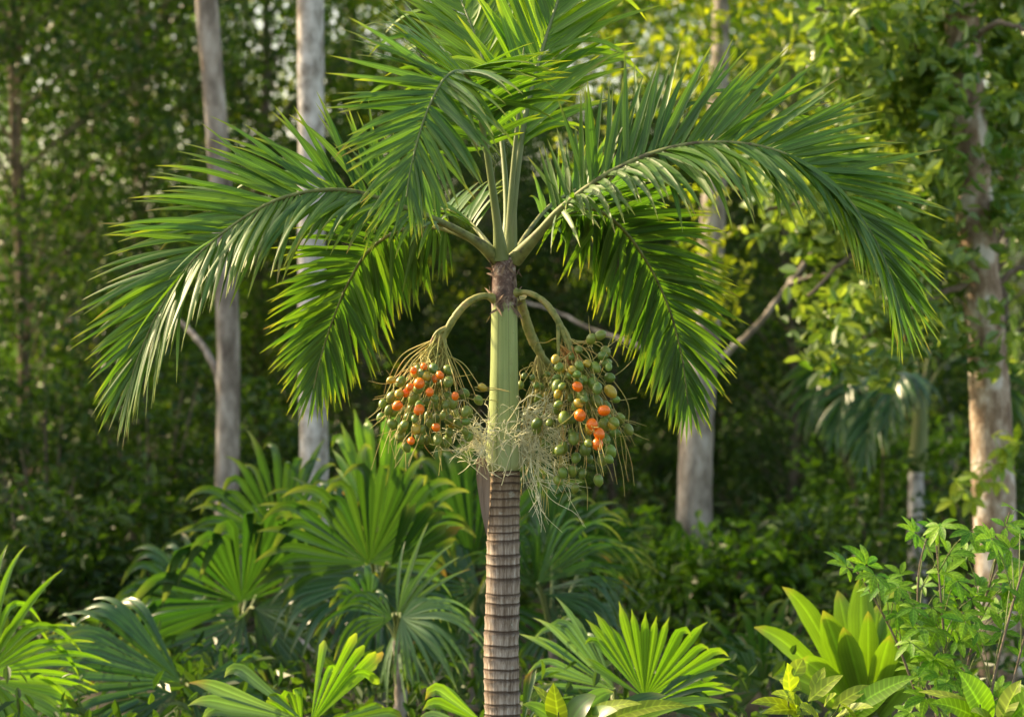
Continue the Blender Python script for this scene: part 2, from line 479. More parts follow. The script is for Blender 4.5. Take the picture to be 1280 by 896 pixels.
def crownshaft_mat(z0, z1):
    m, t, out = node_mat('crownshaft_green')
    tc = N(t, 'ShaderNodeTexCoord').outputs['Object']
    sp = N(t, 'ShaderNodeSeparateXYZ')
    t.links.new(tc, sp.inputs[0])
    h = N(t, 'ShaderNodeMapRange')
    h.inputs[1].default_value, h.inputs[2].default_value = z0, z1
    t.links.new(sp.outputs[2], h.inputs[0])
    streak = noise(t, 55, 4, 0.6, None, (1.5, 1.5, 0.06))
    blot = noise(t, 14, 5, 0.6)
    g = mixcol(t, streak, (0.17, 0.25, 0.06), (0.36, 0.41, 0.16))
    bloom = ramp(t, math_n(t, 'MULTIPLY_ADD', blot, 0.35, h.outputs[0]), [(0.2, (1, 1, 1)), (0.5, (0, 0, 0))])
    g = mixcol(t, math_n(t, 'MULTIPLY', bloom, 0.6), g, (0.4, 0.47, 0.24))
    fl = noise(t, 120, 3, 0.6)
    g = mixcol(t, math_n(t, 'MULTIPLY', ramp(t, fl, [(0.66, (0, 0, 0)), (0.72, (1, 1, 1))]), 0.5), g, (0.12, 0.1, 0.04))
    us = N(t, 'ShaderNodeSeparateXYZ')
    t.links.new(N(t, 'ShaderNodeUVMap').outputs[0], us.inputs[0])
    wv = math_n(t, 'MULTIPLY_ADD', noise(t, 4, 2), 0.05, us.outputs[0])
    for pos, wid in ((0.705, 90.0), (0.83, 140.0)):
        ln = math_n(t, 'SUBTRACT', 1.0, math_n(t, 'MULTIPLY', math_n(t, 'ABSOLUTE', math_n(t, 'SUBTRACT', wv, pos)), wid), clamp=True)
        g = mixcol(t, math_n(t, 'MULTIPLY', ln, 0.55), g, (0.09, 0.1, 0.03))
    st_ = ramp(t, noise(t, 21, 6, 0.7, None, (1, 1, 0.4)), [(0.6, (0, 0, 0)), (0.7, (1, 1, 1))])
    g = mixcol(t, math_n(t, 'MULTIPLY', st_, 0.45), g, (0.2, 0.17, 0.07))
    rag = noise(t, 26, 5, 0.65, None, (1, 1, 0.35))
    edge = math_n(t, 'MULTIPLY_ADD', rag, 0.3, h.outputs[0])
    br = ramp(t, edge, [(0.9, (0, 0, 0)), (0.935, (1, 1, 1))])
    bc = ramp(t, noise(t, 32, 6, 0.7), [(0.32, (0.035, 0.018, 0.012)), (0.5, (0.13, 0.07, 0.05)), (0.62, (0.3, 0.24, 0.19)), (0.75, (0.42, 0.38, 0.32))])
    c = mixcol(t, br, g, bc)
    pb = N(t, 'ShaderNodeBsdfPrincipled')
    pb.inputs['Roughness'].default_value = 0.5
    pb.inputs['Specular IOR Level'].default_value = 0.35
    t.links.new(c, pb.inputs['Base Color'])
    b = N(t, 'ShaderNodeBump')
    b.inputs['Strength'].default_value = 0.25
    b.inputs['Distance'].default_value = 0.005
    t.links.new(streak, b.inputs['Height'])
    t.links.new(b.outputs[0], pb.inputs['Normal'])
    t.links.new(pb.outputs[0], out.inputs[0])
    return m


# ------------------------------------------------------------------ setting: ground and an added rise behind
def ground():
    n = 90
    gx = np.concatenate([np.linspace(-900, -40, 12), np.linspace(-35, 35, 60), np.linspace(40, 900, 12)])
    gy = np.concatenate([np.linspace(-300, -16, 8), np.linspace(-14, 40, 50), np.linspace(44, 900, 20)])
    X, Y = np.meshgrid(gx, gy)
    near = np.clip(1 - np.hypot(X, Y) / 60, 0, 1)
    Z = near * (0.05 * np.sin(X * 0.9 + 1) * np.cos(Y * 0.7) + 0.03 * np.sin(X * 2.3) * np.sin(Y * 1.9))
    Z -= 0.02
    idx = np.arange(X.size).reshape(X.shape)
    q = np.stack([idx[:-1, :-1], idx[:-1, 1:], idx[1:, 1:], idx[1:, :-1]], -1).reshape(-1, 4)
    mb = MB()
    mb.add(np.stack([X, Y, Z], -1).reshape(-1, 3), q)
    tag(mb.build('ground', M['soil']), kind='structure')
    # rise added far behind the wood to block the bright horizon
    gx = np.linspace(-160, 160, 60)
    gy = np.linspace(58, 160, 24)
    X, Y = np.meshgrid(gx, gy)
    Z = 9.5 * np.clip((Y - 58) / 30, 0, 1) ** 0.8 * (0.8 + 0.2 * np.sin(X * 0.09 + 1.2) + 0.06 * np.sin(X * 0.31)) - 0.05
    idx = np.arange(X.size).reshape(X.shape)
    q = np.stack([idx[:-1, :-1], idx[:-1, 1:], idx[1:, 1:], idx[1:, :-1]], -1).reshape(-1, 4)
    mb = MB()
    mb.add(np.stack([X, Y, Z], -1).reshape(-1, 3), q)
    tag(mb.build('hill', M['hill']), kind='structure')


ground()


def leaf_cloud(mb, c, size, up=0.5, aspect=0.5, m=0, hang=0.3):
    """many small folded leaf faces, one per centre"""
    n = len(c)
    nn = nrm(rng.normal(size=(n, 3)) + np.array([0, 0, up]))
    d = rng.normal(size=(n, 3)) + np.array([0, 0, -hang])
    d = nrm(d - nn * np.sum(d * nn, 1, keepdims=True))
    b = np.cross(nn, d)
    s = (size * rng.uniform(0.6, 1.25, n))[:, None]
    wd = s * aspect * 0.5
    def at(a, b_, k):
        return c + d * s * a + b * wd * b_ + nn * s * k
    v = np.stack([at(-.5, 0, 0), at(-.22, .8, .06), at(.14, .86, .04), at(.5, 0, -.12), at(.14, -.86, .04), at(-.22, -.8, .06)], 1).reshape(-1, 3)
    i = np.arange(n) * 6
    mb.add(v, np.concatenate([np.stack([i, i + 1, i + 2, i + 3], -1), np.stack([i, i + 3, i + 4, i + 5], -1)]), None, np.tile([[.5, 0], [0, .3], [0, .7], [.5, 1], [1, .7], [1, .3]], (n, 1)), m)


def clumps(centres, radii, per, flat=0.7):
    out = []
    for c, r in zip(centres, radii):
        k = max(4, int(per * (r / 0.5) ** 2))
        p = rng.normal(size=(k, 3)) * np.array([r, r, r * flat]) * 0.55
        out.append(c + p)
    return np.concatenate(out)


# ------------------------------------------------------------------ the palm frond
def interp_vec(vs, n):
    vs = np.asarray(vs, float)
    x = np.linspace(0, len(vs) - 1, n)
    return np.stack([np.interp(x, np.arange(len(vs)), vs[:, k]) for k in range(3)], 1)


def frond(parent, pts, sideA, sideB, start=0.2, nleaf=58, Lpx=135, Wpx=12, ang=(62, 55, 40, 14), droop=(0.5, 1.1), mat='frond',
          r0=0.02, r1=0.003, jit=0.09, nsec=9, lprof=None, label=None, y0=0.0, fold=0.35, rmat=None):
    c = smooth_curve([P(*p) for p in pts], 90)
    T = nrm(np.gradient(c, axis=0))
    A = interp_vec(sideA, 90)
    B = interp_vec(sideB, 90)
    A = nrm(A - T * np.sum(A * T, 1, keepdims=True))
    B = nrm(B - T * np.sum(B * T, 1, keepdims=True))
    L0, W0 = px(Lpx, y0), px(Wpx, y0)
    mb = MB()
    xp, fp = lprof or ([0, .12, .35, .7, .9, 1], [.6, .88, 1, .86, .62, .45])
    for side, S, dr, sg in ((0, A, droop[0], 1), (1, B, droop[1], -1)):
        for k in range(nleaf):
            s = (k + 0.5 * side + rng.uniform(-.3, .3)) / nleaf
            s = min(max(s, 0), 1)
            f = start + (1 - start) * s
            i = min(89, int(f * 89))
            a = R(np.interp(s, [0, .3, .7, 1], ang) + rng.normal() * 6)
            sv = nrm(S[i] + rng.normal(size=3) * jit)
            d = nrm(math.cos(a) * T[i] + math.sin(a) * sv)
            n0 = nrm(np.cross(T[i], sv) * sg + 0.0)
            n0 = nrm(n0 + np.cross(d, n0) * rng.normal() * 0.22)
            Lk = L0 * np.interp(s, xp, fp) * rng.uniform(.82, 1.1)
            Wk = W0 * np.interp(s, [0, .2, .7, 1], [.8, 1, .9, .5]) * rng.uniform(.85, 1.12)
            if rng.random() < .025:
                continue
            if rng.random() < .05:
                Lk *= rng.uniform(.45, .8)
            dd = dr * rng.uniform(.5, 1.5)
            if rng.random() < 0.08:
                dd += rng.uniform(.6, 1.8)
            ribbon(mb, c[i] + sv * 0.003, d, n0, Lk, Wk, PROF_LEAFLET, dd, fold, nsec, 1.6)
    fr = mb.build('frond', M[mat], parent)
    if label:
        fr['label'] = label
    rb = MB()
    tt = np.linspace(0, 1, 90)
    rad = r1 + (r0 - r1) * (1 - tt) ** 1.9 + (np.clip(0.09 - tt, 0, 1) * 0.14)
    tube(rb, c, rad, 9)
    rb.build('rachis', [M[rmat or 'rachis']], fr)
    return fr


# ------------------------------------------------------------------ the main palm
PALM_BASE = P(628, 448, 0)
PALM_BASE[2] = -0.03
palm = thing('fruiting_palm', PALM_BASE, 'tall fruiting palm with ringed grey trunk, green crownshaft and orange fruits, in sharp focus', 'palm')


def lathe(mb, zs, rs, cx, cy=0.0, seg=40, t=None, wob=0.0):
    a = np.linspace(0, 2 * np.pi, seg, endpoint=False)
    zs, rs = np.asarray(zs), np.asarray(rs)
    cx = np.broadcast_to(cx, zs.shape)
    rr = rs[:, None] * np.ones(seg)
    zz = zs[:, None] + wob * (np.sin(a * 2 + zs[:, None] * 7) + 0.5 * np.sin(a * 5 + zs[:, None] * 13))
    v = np.stack([cx[:, None] + rr * np.cos(a), cy + rr * np.sin(a), zz], -1)
    n = len(zs)
    idx = np.arange(n * seg).reshape(n, seg)
    q = np.stack([idx[:-1], np.roll(idx, -1, 1)[:-1], np.roll(idx, -1, 1)[1:], idx[1:]], -1).reshape(-1, 4)
    mb.add(v.reshape(-1, 3), q, None if t is None else np.repeat(t, seg), np.stack([np.broadcast_to(a / 6.28, (n, seg)), np.broadcast_to(zs[:, None], (n, seg))], -1).reshape(-1, 2))


def axis_x(z):
    # the stem leans a touch: pixel column of the axis at a height
    return np.interp(z, [0, P(0, 896)[2], P(0, 585)[2], P(0, 330)[2]], [P(627, 0)[0], P(627.5, 0)[0], P(630, 0)[0], P(630.5, 0)[0]])


ztop = P(0, 588)[2]
mb = MB()
z, zs, rs, ts = ztop, [], [], []
k = 0
while z > -0.1:
    sp_ = px(np.interp(z, [0, P(0, 890)[2], P(0, 680)[2], P(0, 640)[2], ztop], [21, 17.5, 15, 10, 7.5])) * rng.uniform(.68, 1.3)
    rb_ = px(np.interp(z, [0, P(0, 890)[2], P(0, 690)[2], P(0, 620)[2], ztop], [27, 22.2, 20.8, 19, 18.3]))
    lip = 0.0026 * rng.uniform(.6, 1.3)
    for f, dr, tt in ((0, lip * 0.2, .95), (.09, -lip * 0.9, 1), (.2, lip * 1.2, .75), (.34, lip * .8, .2), (.6, 0, 0), (.88, -lip * .1, .05), (.96, lip * 0.5, .35)):
        zs.append(z - f * sp_)
        rs.append(rb_ + dr)
        ts.append(tt * rng.uniform(.8, 1))
    z -= sp_
    k += 1
zs, rs, ts = np.array(zs)[::-1], np.array(rs)[::-1], np.array(ts)[::-1]
lathe(mb, zs, rs, axis_x(zs) + .0035 * np.sin(zs * 5.1) + .002 * np.sin(zs * 13), 0, 48, ts, wob=0.0013)
mb.build('trunk', trunk_ring_mat(), palm)

# crownshaft: swollen at the base, narrowing up into the leaf sheaths
vv = np.array([588, 584, 578, 565, 545, 520, 490, 450, 410, 385, 372, 360, 345, 332, 322])
rr = np.array([17.8, 21, 22.4, 22.3, 21.2, 19.6, 18.2, 17.2, 16.6, 16.2, 16.6, 15.8, 14.8, 14.4, 12.5])
vs = np.linspace(588, 322, 70)
zz = np.array([P(0, v)[2] for v in vs])
mb = MB()
lathe(mb, zz, px(np.interp(vs[::-1], vv[::-1], rr[::-1])[::-1]), axis_x(zz), 0, 40, None, 0.0)
mb.build('crownshaft', crownshaft_mat(zz[0] - PALM_BASE[2], zz[-1] - PALM_BASE[2]), palm)
# torn sheath rim: dark fibres round the top
mb = MB()
for k in range(60):
    a = rng.uniform(0, 6.28)
    v0 = rng.choice([388, 376, 366, 340, 330]) + rng.uniform(-6, 6)
    p = P(630.5, v0)
    r_ = px(np.interp(v0, vv[::-1], rr[::-1]) + .4)
    o = np.array([math.cos(a), math.sin(a), 0])
    ribbon(mb, p + o * r_, nrm(np.array([-o[1], o[0], 0]) * rng.normal() + o * .12 + np.array([0, 0, rng.choice([-1, 1])])), o, px(rng.uniform(8, 22)), px(3.2), PROF_LANCE, 0.3, .1, 5)
mb.build('sheath_fibre', M['bract'], palm)

# fronds
up_back = (-.1, .55, .8)
frond(palm, [(622, 325, 0), (600, 305, -.05), (560, 282, -.1), (500, 258, -.16), (430, 238, -.22), (355, 247, -.28), (288, 284, -.32), (232, 336, -.34), (194, 398, -.34), (170, 455, -.33), (163, 482, -.33)],
      [(-.05, .35, .9), (-.1, .3, .9), (-.3, .3, .85), (-.7, .25, .5), (-1, .2, .25), (-1, .1, .1)],
      [(.1, -.75, .1), (.1, -.7, -.35), (.15, -.65, -.5), (.25, -.7, -.4), (.5, -.7, -.2), (.6, -.5, -.1)],
      start=.16, nleaf=112, Lpx=152, Wpx=8.8, ang=(62, 50, 36, 10), droop=(.32, .75), r0=.018, jit=.16, lprof=([0, .12, .35, .7, .9, 1], [.55, .8, 1, .92, .72, .5]))
frond(palm, [(620, 322, .05), (590, 300, .15), (545, 284, .28), (500, 288, .4), (462, 312, .5), (436, 352, .56), (415, 402, .6), (400, 450, .62), (392, 485, .62)],
      [(-.5, .1, .8), (-.9, .1, .5), (-1, .1, .3), (-1, 0, .1), (-1, 0, 0)],
      [(.3, -.2, -.9), (.7, -.2, -.6), (1, -.1, -.3), (1, 0, -.1), (1, 0, 0)],
      start=.22, nleaf=82, Lpx=118, Wpx=9, jit=.13, ang=(66, 60, 44, 10), droop=(.4, .5), y0=.5, r0=.016)
frond(palm, [(627, 325, -.02), (620, 268, -.05), (611, 205, -.09), (602, 155, -.14), (593, 115, -.24), (578, 90, -.38), (558, 96, -.5), (540, 125, -.58), (525, 165, -.63), (513, 212, -.66), (508, 246, -.67)],
      [(-1, .2, .2), (-1, .1, .3), (-1, 0, .8), (-1, -.1, .9), (-1, -.1, .2), (-1, 0, 0)],
      [(1, .1, .1), (1, 0, .1), (1, -.1, .1), (1, -.1, 0), (1, -.1, -.1), (1, 0, 0)],
      start=.30, nleaf=82, Lpx=145, Wpx=9.4, jit=.12, ang=(62, 66, 56, 12), droop=(.18, .55), y0=-.4, r0=.02, rmat='petiole')
frond(palm, [(637, 320, .04), (642, 250, .06), (651, 180, .1), (666, 105, .16), (688, 30, .24), (716, -50, .34), (752, -130, .5), (790, -180, .7)],
      [(-1, -.1, .1), (-1, -.15, .1), (-1, -.2, .1), (-1, -.1, .1)],
      [(1, -.25, -.1), (1, -.2, .0), (1, -.15, 0), (1, -.1, 0)],
      start=.22, nleaf=74, Lpx=165, Wpx=12.5, jit=.12, ang=(48, 40, 34, 14), droop=(.1, .22), mat='frond_young', r0=.02, rmat='petiole')
frond(palm, [(643, 325, 0), (668, 298, -.06), (705, 258, -.12), (765, 215, -.18), (835, 186, -.22), (905, 178, -.26), (975, 190, -.3), (1040, 228, -.32), (1085, 285, -.33), (1112, 340, -.33), (1124, 385, -.33)],
      [(-.1, .35, .9), (-.1, .3, .95), (.05, .3, .9), (.3, .3, .85), (.8, .2, .45), (1, .1, .15)],
      [(-.1, -.75, .1), (-.1, -.7, -.3), (-.15, -.65, -.45), (-.25, -.7, -.4), (-.5, -.7, -.2), (-.6, -.5, -.1)],
      start=.14, nleaf=118, Lpx=152, Wpx=9.2, ang=(74, 56, 35, 10), droop=(.16, .8), r0=.02, jit=.16, lprof=([0, .12, .35, .7, .9, 1], [.6, .85, 1, .92, .72, .5]))
frond(palm, [(645, 322, .05), (668, 296, .15), (705, 268, .3), (745, 262, .42), (780, 288, .5), (810, 330, .56), (836, 385, .6), (852, 445, .62), (860, 505, .62)],
      [(.3, -.1, .9), (.8, .1, .6), (1, .1, .35), (1, 0, .15), (1, 0, 0), (1, 0, 0)],
      [(-.5, -.3, -.7), (-.8, -.2, -.5), (-1, -.1, -.25), (-1, 0, -.1), (-1, 0, 0)],
      start=.18, nleaf=94, Lpx=122, Wpx=9, jit=.13, ang=(66, 58, 44, 10), droop=(.4, .55), y0=.5, r0=.017)
frond(palm, [(632, 322, .08), (633, 250, .2), (626, 170, .34), (610, 95, .5), (588, 30, .68), (562, -30, .9), (535, -75, 1.15)],
      [(-1, -.1, .1), (-1, -.1, .1), (-1, -.2, .1)], [(1, -.1, .1), (1, -.1, .1), (1, -.1, 0)],
      start=.34, nleaf=36, Lpx=120, Wpx=14, ang=(46, 42, 34, 14), droop=(.15, .15), mat='frond_young', y0=.5, r0=.016, rmat='petiole')
frond(palm, [(622, 322, .1), (600, 292, .28), (575, 268, .5), (548, 262, .72), (525, 276, .9), (508, 305, 1.02)],
      [(-.6, .1, .8), (-.9, 0, .4), (-1, 0, 0)], [(.4, -.2, .8), (.8, -.1, .4), (1, 0, 0)],
      start=.25, nleaf=26, Lpx=85, Wpx=10, ang=(60, 55, 40, 12), droop=(.4, .4), y0=.6, r0=.013)
frond(palm, [(642, 322, .1), (660, 290, .3), (690, 255, .55), (730, 235, .8), (775, 238, 1.05), (815, 262, 1.25)],
      [(-.4, .1, .9), (0, .1, 1), (.5, 0, .8)], [(.3, -.3, -.8), (.2, -.3, -.9), (-.3, -.2, -.9)],
      start=.3, nleaf=28, Lpx=85, Wpx=10, ang=(60, 55, 40, 12), droop=(.3, .4), y0=.8, r0=.013)
# unopened spear leaf beside the newest frond
mb = MB()
c = smooth_curve([P(634, 325, .03), P(640, 230, .05), P(648, 140, .05), P(655, 60, .06)], 30)
tube(mb, c, np.linspace(.016, .003, 30), 8)
mb.build('spear_leaf', M['petiole'], palm)


# fruit clusters
def fruit_mesh(name, mat, beak=1.0):
    nu, nv = 14, 12
    th = np.linspace(0.02, np.pi - .02, nv)
    rr_ = np.sin(th) ** .9
    zz_ = -np.cos(th) * (1.02 + .14 * beak)
    zz_[-3:] += np.array([.02, .07, .2]) * beak
    a = np.linspace(0, 2 * np.pi, nu, endpoint=False)
    v = np.stack([rr_[:, None] * np.cos(a), rr_[:, None] * np.sin(a), np.broadcast_to(zz_[:, None], (nv, nu))], -1)
    idx = np.arange(nu * nv).reshape(nv, nu)
    q = np.stack([idx[:-1], np.roll(idx, -1, 1)[:-1], np.roll(idx, -1, 1)[1:], idx[1:]], -1).reshape(-1, 4)
    b = MB()
    b.add(v.reshape(-1, 3), q)
    # calyx cap at the stalk end (local -Z)
    th = np.linspace(0.02, .55, 5)
    v = np.stack([1.05 * np.sin(th)[:, None] * np.cos(a), 1.05 * np.sin(th)[:, None] * np.sin(a), np.broadcast_to(-(1.08 + .14 * beak) * np.cos(th)[:, None], (5, nu))], -1)
    v[-1] *= (1 + .04 * np.cos(a * 3))[:, None]
    idx = np.arange(nu * 5).reshape(5, nu)
    q = np.stack([idx[:-1], np.roll(idx, -1, 1)[:-1], np.roll(idx, -1, 1)[1:], idx[1:]], -1).reshape(-1, 4)
    b.add(v.reshape(-1, 3), q, m=1)
    v0 = v[-1]
    return b.mesh(name, [mat, M['calyx']])


ME_GREEN = fruit_mesh('fruit', M['fruit_green'])
M['fruit_half'] = simple_mat('half_ripe_fruit', [(0.35, (0.2, 0.25, 0.035)), (0.52, (0.38, 0.3, 0.03)), (0.66, (0.7, 0.26, 0.015))], 26, 0.38, None, 0.08, dist=0.002, spec=0.5)
ME_HALF = fruit_mesh('fruit', M['fruit_half'])
ME_RIPE = fruit_mesh('fruit', M['fruit_ripe'], .15)


def put_fruit(parent, pos, r, axis, ripe=False):
    o = bpy.data.objects.new('fruit', ME_RIPE if ripe is True else ME_HALF if ripe else ME_GREEN)
    COL.objects.link(o)
    o.parent = parent
    o.location = [float(x) for x in (pos - world_origin(parent))]
    o.rotation_euler = Vector(axis).to_track_quat('Z', 'Y').to_euler()
    o.scale = (r * rng.uniform(.92, 1.05), r, r * rng.uniform(.98, 1.15))
    if ripe:
        o['label'] = 'ripe orange fruit' if ripe is True else 'half ripe yellowing fruit'
    return o


def cluster(ped, prad, hub, spread, rach_n, tips, fruits, label, ymid, whisk=60):
    """peduncle arch, forked branchlets down to tips, fruits sitting on them"""
    mb = MB()
    c = smooth_curve([P(*p) for p in ped], 40)
    f = np.linspace(0, 1, 40)
    tube(mb, c, px(1) * np.interp(f, [0, .06, .15, .6, 1], [prad[0] * 1.35] + [q * .85 for q in prad]) * (1 + .05 * rng.normal(size=40)), 10)
    starts = list(c[30:40])
    for k in range(4):
        i0 = int(rng.integers(24, 34))
        aim = P(*fruits[int(rng.integers(len(fruits)))][:2], ymid - .03)
        e = c[i0] * .55 + aim * .45
        fk = smooth_curve([c[i0], c[i0] * .6 + e * .4 + np.array([(e[0] - c[i0][0]) * .2, 0, .02]), e], 14)
        tube(mb, fk, px(1) * np.linspace(prad[-1] * .8, 1.1, 14), 7)
        starts += list(fk[4:])
    cl = mb.build('fruit_cluster', [M['stalk']], palm)
    cl['label'] = label
    rb = MB()
    hubp = c[-1]
    pool = []
    for (u, v, dy, ripe, r) in fruits:
        pool.append((P(u, v, ymid + dy - (.13 if ripe else .05)), ripe, r * .93))
    for k in range(rach_n):
        u, v, dy = tips(k)
        e = P(u, v, ymid + dy)
        st = starts[int(rng.integers(len(starts)))]
        mid = st * .5 + e * .5 + np.array([(e[0] - st[0]) * .14, .02, abs(e[0] - st[0]) * .10]) + rng.normal(size=3) * .012
        end = e + rng.normal(size=3) * .01
        cc = smooth_curve([st, st * .72 + mid * .28 + rng.normal(size=3) * .006, mid, mid * .35 + end * .65 + rng.normal(size=3) * .012 + np.array([0, 0, .012]), end], 18)
        tube(rb, cc, np.linspace(.003, .001, 18), 5)
    for p, ripe, r in pool:
        st = starts[int(rng.integers(len(starts)))]
        off = nrm(p - st)
        ax = nrm(off + rng.normal(size=3) * .45 + np.array([0, -.15, -.25]))
        put_fruit(cl, p, px(r), ax, ripe)
        a = p - ax * px(r) * 1.1
        mid = st * .5 + a * .5 + np.array([(a[0] - st[0]) * .1, .03, abs(a[0] - st[0]) * .06]) + rng.normal(size=3) * .012
        cc = smooth_curve([st, st * .7 + mid * .3, mid, mid * .3 + a * .7 + rng.normal(size=3) * .008, a], 16)
        tube(rb, cc, np.linspace(.0026, .0014, 16), 5)
    for k in range(whisk):
        p, _, r = pool[int(rng.integers(len(pool)))]
        out = nrm(p - np.mean([q[0] for q in pool], 0) + rng.normal(size=3) * .05 + np.array([0, 0, -.03]))
        st = p - out * .03
        e = p + out * px(rng.uniform(14, 44)) + np.array([0, 0, -rng.uniform(0, .03)])
        tube(rb, smooth_curve([st, st * .5 + e * .5 + rng.normal(size=3) * .007, e], 10), np.linspace(.0022, .0007, 10), 4)
    rb.build('branchlets', M['rachilla'], cl)
    return cl


def pack(n, cx, cy, rx, ry, rz, given, mind=11.5):
    """extra unripe fruits filling the cluster body without overlapping the given ones"""
    out = list(given)
    tries = 0
    while len(out) < len(given) + n and tries < 9000:
        tries += 1
        a = rng.uniform(-1, 1, 3)
        if np.dot(a, a) > 1:
            continue
        u, v, dy = cx + a[0] * rx, cy + a[1] * ry, a[2] * rz
        if all((u - o[0]) ** 2 + (v - o[1]) ** 2 + ((dy - o[2]) * 320) ** 2 > mind ** 2 for o in out):
            out.append((u, v, dy, False, rng.uniform(4.6, 7.0)))
    return [o if o[3] or rng.random() > .045 else (*o[:3], 'half', o[4]) for o in out]


gl = [(489, 475, -.02, False, 5), (501, 477, -.05, False, 6.5), (524, 479, -.06, True, 7), (533, 470, -.03, False, 6), (542, 474, 0, True, 5), (507, 491, -.04, True, 5.5), (517, 498, -.06, False, 7),
      (497, 507, -.05, True, 6.2), (524, 512, -.07, True, 7), (492, 515, -.02, False, 6.5), (511, 521, -.05, False, 6), (491, 530, -.03, False, 7), (503, 534, -.06, False, 6.8), (520, 536, -.04, False, 6.5),
      (500, 545, -.03, False, 6.5), (514, 551, -.05, True, 5), (525, 548, -.02, False, 6.5), (547, 549, -.02, False, 6.2), (565, 503, -.04, False, 7), (560, 496, 0, False, 7), (580, 492, 0, False, 7.2), (569, 495, -.06, True, 5),
      (547, 521, 0, False, 6.5), (543, 505, 0, False, 5.5), (508, 559, 0, False, 5.5), (552, 480, .02, False, 6), (603, 484, .02, False, 5), (598, 500, .03, False, 6), (530, 458, -.03, True, 4.5), (517, 463, -.03, True, 4.5), (550, 469, -.06, True, 5), (512, 484, -.07, True, 5), (537, 490, -.08, True, 5.5), (499, 492, -.06, 'half', 6), (545, 534, -.06, True, 5.5), (519, 466, .02, 'half', 6)]
fl = pack(14, 540, 470, 32, 18, .12, gl)
fl = pack(44, 537, 515, 62, 50, .16, fl, 10.5)
cluster([(618, 373, -.02), (604, 370, -.05), (585, 378, -.07), (568, 397, -.08), (553, 424, -.08), (541, 446, -.08)], [5.5, 5, 5.5, 3.5], None, None, 12,
        lambda k: (rng.choice([rng.uniform(462, 500), rng.uniform(480, 600)]), rng.uniform(480, 600), rng.uniform(-.15, .12)), fl,
        'left cluster of green and a few orange fruits', -.08)
gr = [(739, 424, 0, False, 6.5), (750, 419, 0, False, 6.5), (757, 439, .02, False, 6.5), (753, 445, -.02, False, 6), (744, 459, -.03, False, 7), (728, 461, 0, False, 6), (697, 483, -.04, False, 8.5), (722, 483, -.03, True, 6.5),
      (729, 475, -.05, False, 7), (741, 479, -.05, False, 7.5), (727, 494, -.06, False, 7.5), (763, 489, -.02, False, 7.5), (746, 502, -.06, False, 8), (725, 519, -.07, True, 8), (755, 513, -.07, True, 7.3), (705, 522, -.05, False, 8),
      (740, 530, -.08, True, 7.5), (756, 530, -.06, False, 7.5), (766, 530, -.02, False, 7), (749, 542, -.08, True, 7.2), (717, 548, -.04, False, 8), (747, 555, -.08, True, 7.6), (732, 561, -.06, False, 7.5), (763, 563, -.05, False, 7.5),
      (753, 574, -.05, False, 7.2), (720, 572, -.02, False, 6.5), (716, 588, 0, False, 6.5), (748, 600, 0, False, 6.5), (719, 610, 0, False, 5.5), (704, 560, .02, False, 7), (762, 472, 0, False, 6.8), (735, 505, -.02, False, 6.5),
      (757, 549, -.02, False, 6.5), (768, 541, .02, False, 6.3), (723, 504, -.02, False, 6)]
fr_ = pack(16, 718, 462, 32, 26, .13, gr)
fr_ = pack(48, 730, 525, 62, 92, .17, fr_, 10.5)
cluster([(645, 366, -.02), (660, 366, -.05), (680, 377, -.07), (697, 400, -.08), (707, 424, -.08), (714, 438, -.08)], [4.5, 4.2, 5, 4], None, None, 14,
        lambda k: (rng.choice([rng.uniform(765, 800), rng.uniform(665, 790)]), rng.uniform(415, 640), rng.uniform(-.15, .12)), fr_,
        'right cluster of green and bright orange fruits', -.08)
fb = pack(34, 678, 500, 34, 62, .1, [(654, 600, 0, False, 5), (668, 608, 0, False, 6), (680, 603, 0, False, 6), (655, 470, 0, False, 5)], 10)
fb = [(u, v, dy, ri, r * .78) for (u, v, dy, ri, r) in fb]
cluster([(650, 372, .06), (655, 392, .09), (664, 420, .12), (678, 446, .14), (690, 458, .14)], [6.5, 7.5, 8, 4], None, None, 16,
        lambda k: (rng.uniform(645, 715), rng.uniform(480, 625), rng.uniform(-.08, .1)), fb,
        'small unripe cluster hanging behind the right one', .16)


# pale spent flower branchlets round the foot of the crownshaft
def flowers(hubs, n, spread, label):
    mb = MB()
    for k in range(n):
        h = hubs[int(rng.integers(len(hubs)))]
        st = P(*h) + rng.normal(size=3) * np.array([.02, .02, .045])
        u, v, dy = spread()
        e = P(u, v, dy)
        mid = st * .5 + e * .5 + np.array([0, -.02, rng.uniform(.0, .05)]) + rng.normal(size=3) * .024
        cc = smooth_curve([st, mid, mid * .4 + e * .6 + rng.normal(size=3) * .02, e], 16)
        tube(mb, cc, np.linspace(.0018, .0006, 16) * rng.uniform(.7, 1.15), 4)
        for j in range(int(rng.integers(1, 5))):   # short side twigs
            b = cc[int(rng.integers(4, 12))]
            e2 = b + nrm((e - st) + rng.normal(size=3) * .12) * rng.uniform(.03, .08)
            tube(mb, smooth_curve([b, (b + e2) / 2 + rng.normal(size=3) * .004, e2], 6), np.linspace(.0018, .0008, 6), 4)
    o = mb.build('flower_cluster', M['flower'], palm)
    o['label'] = label


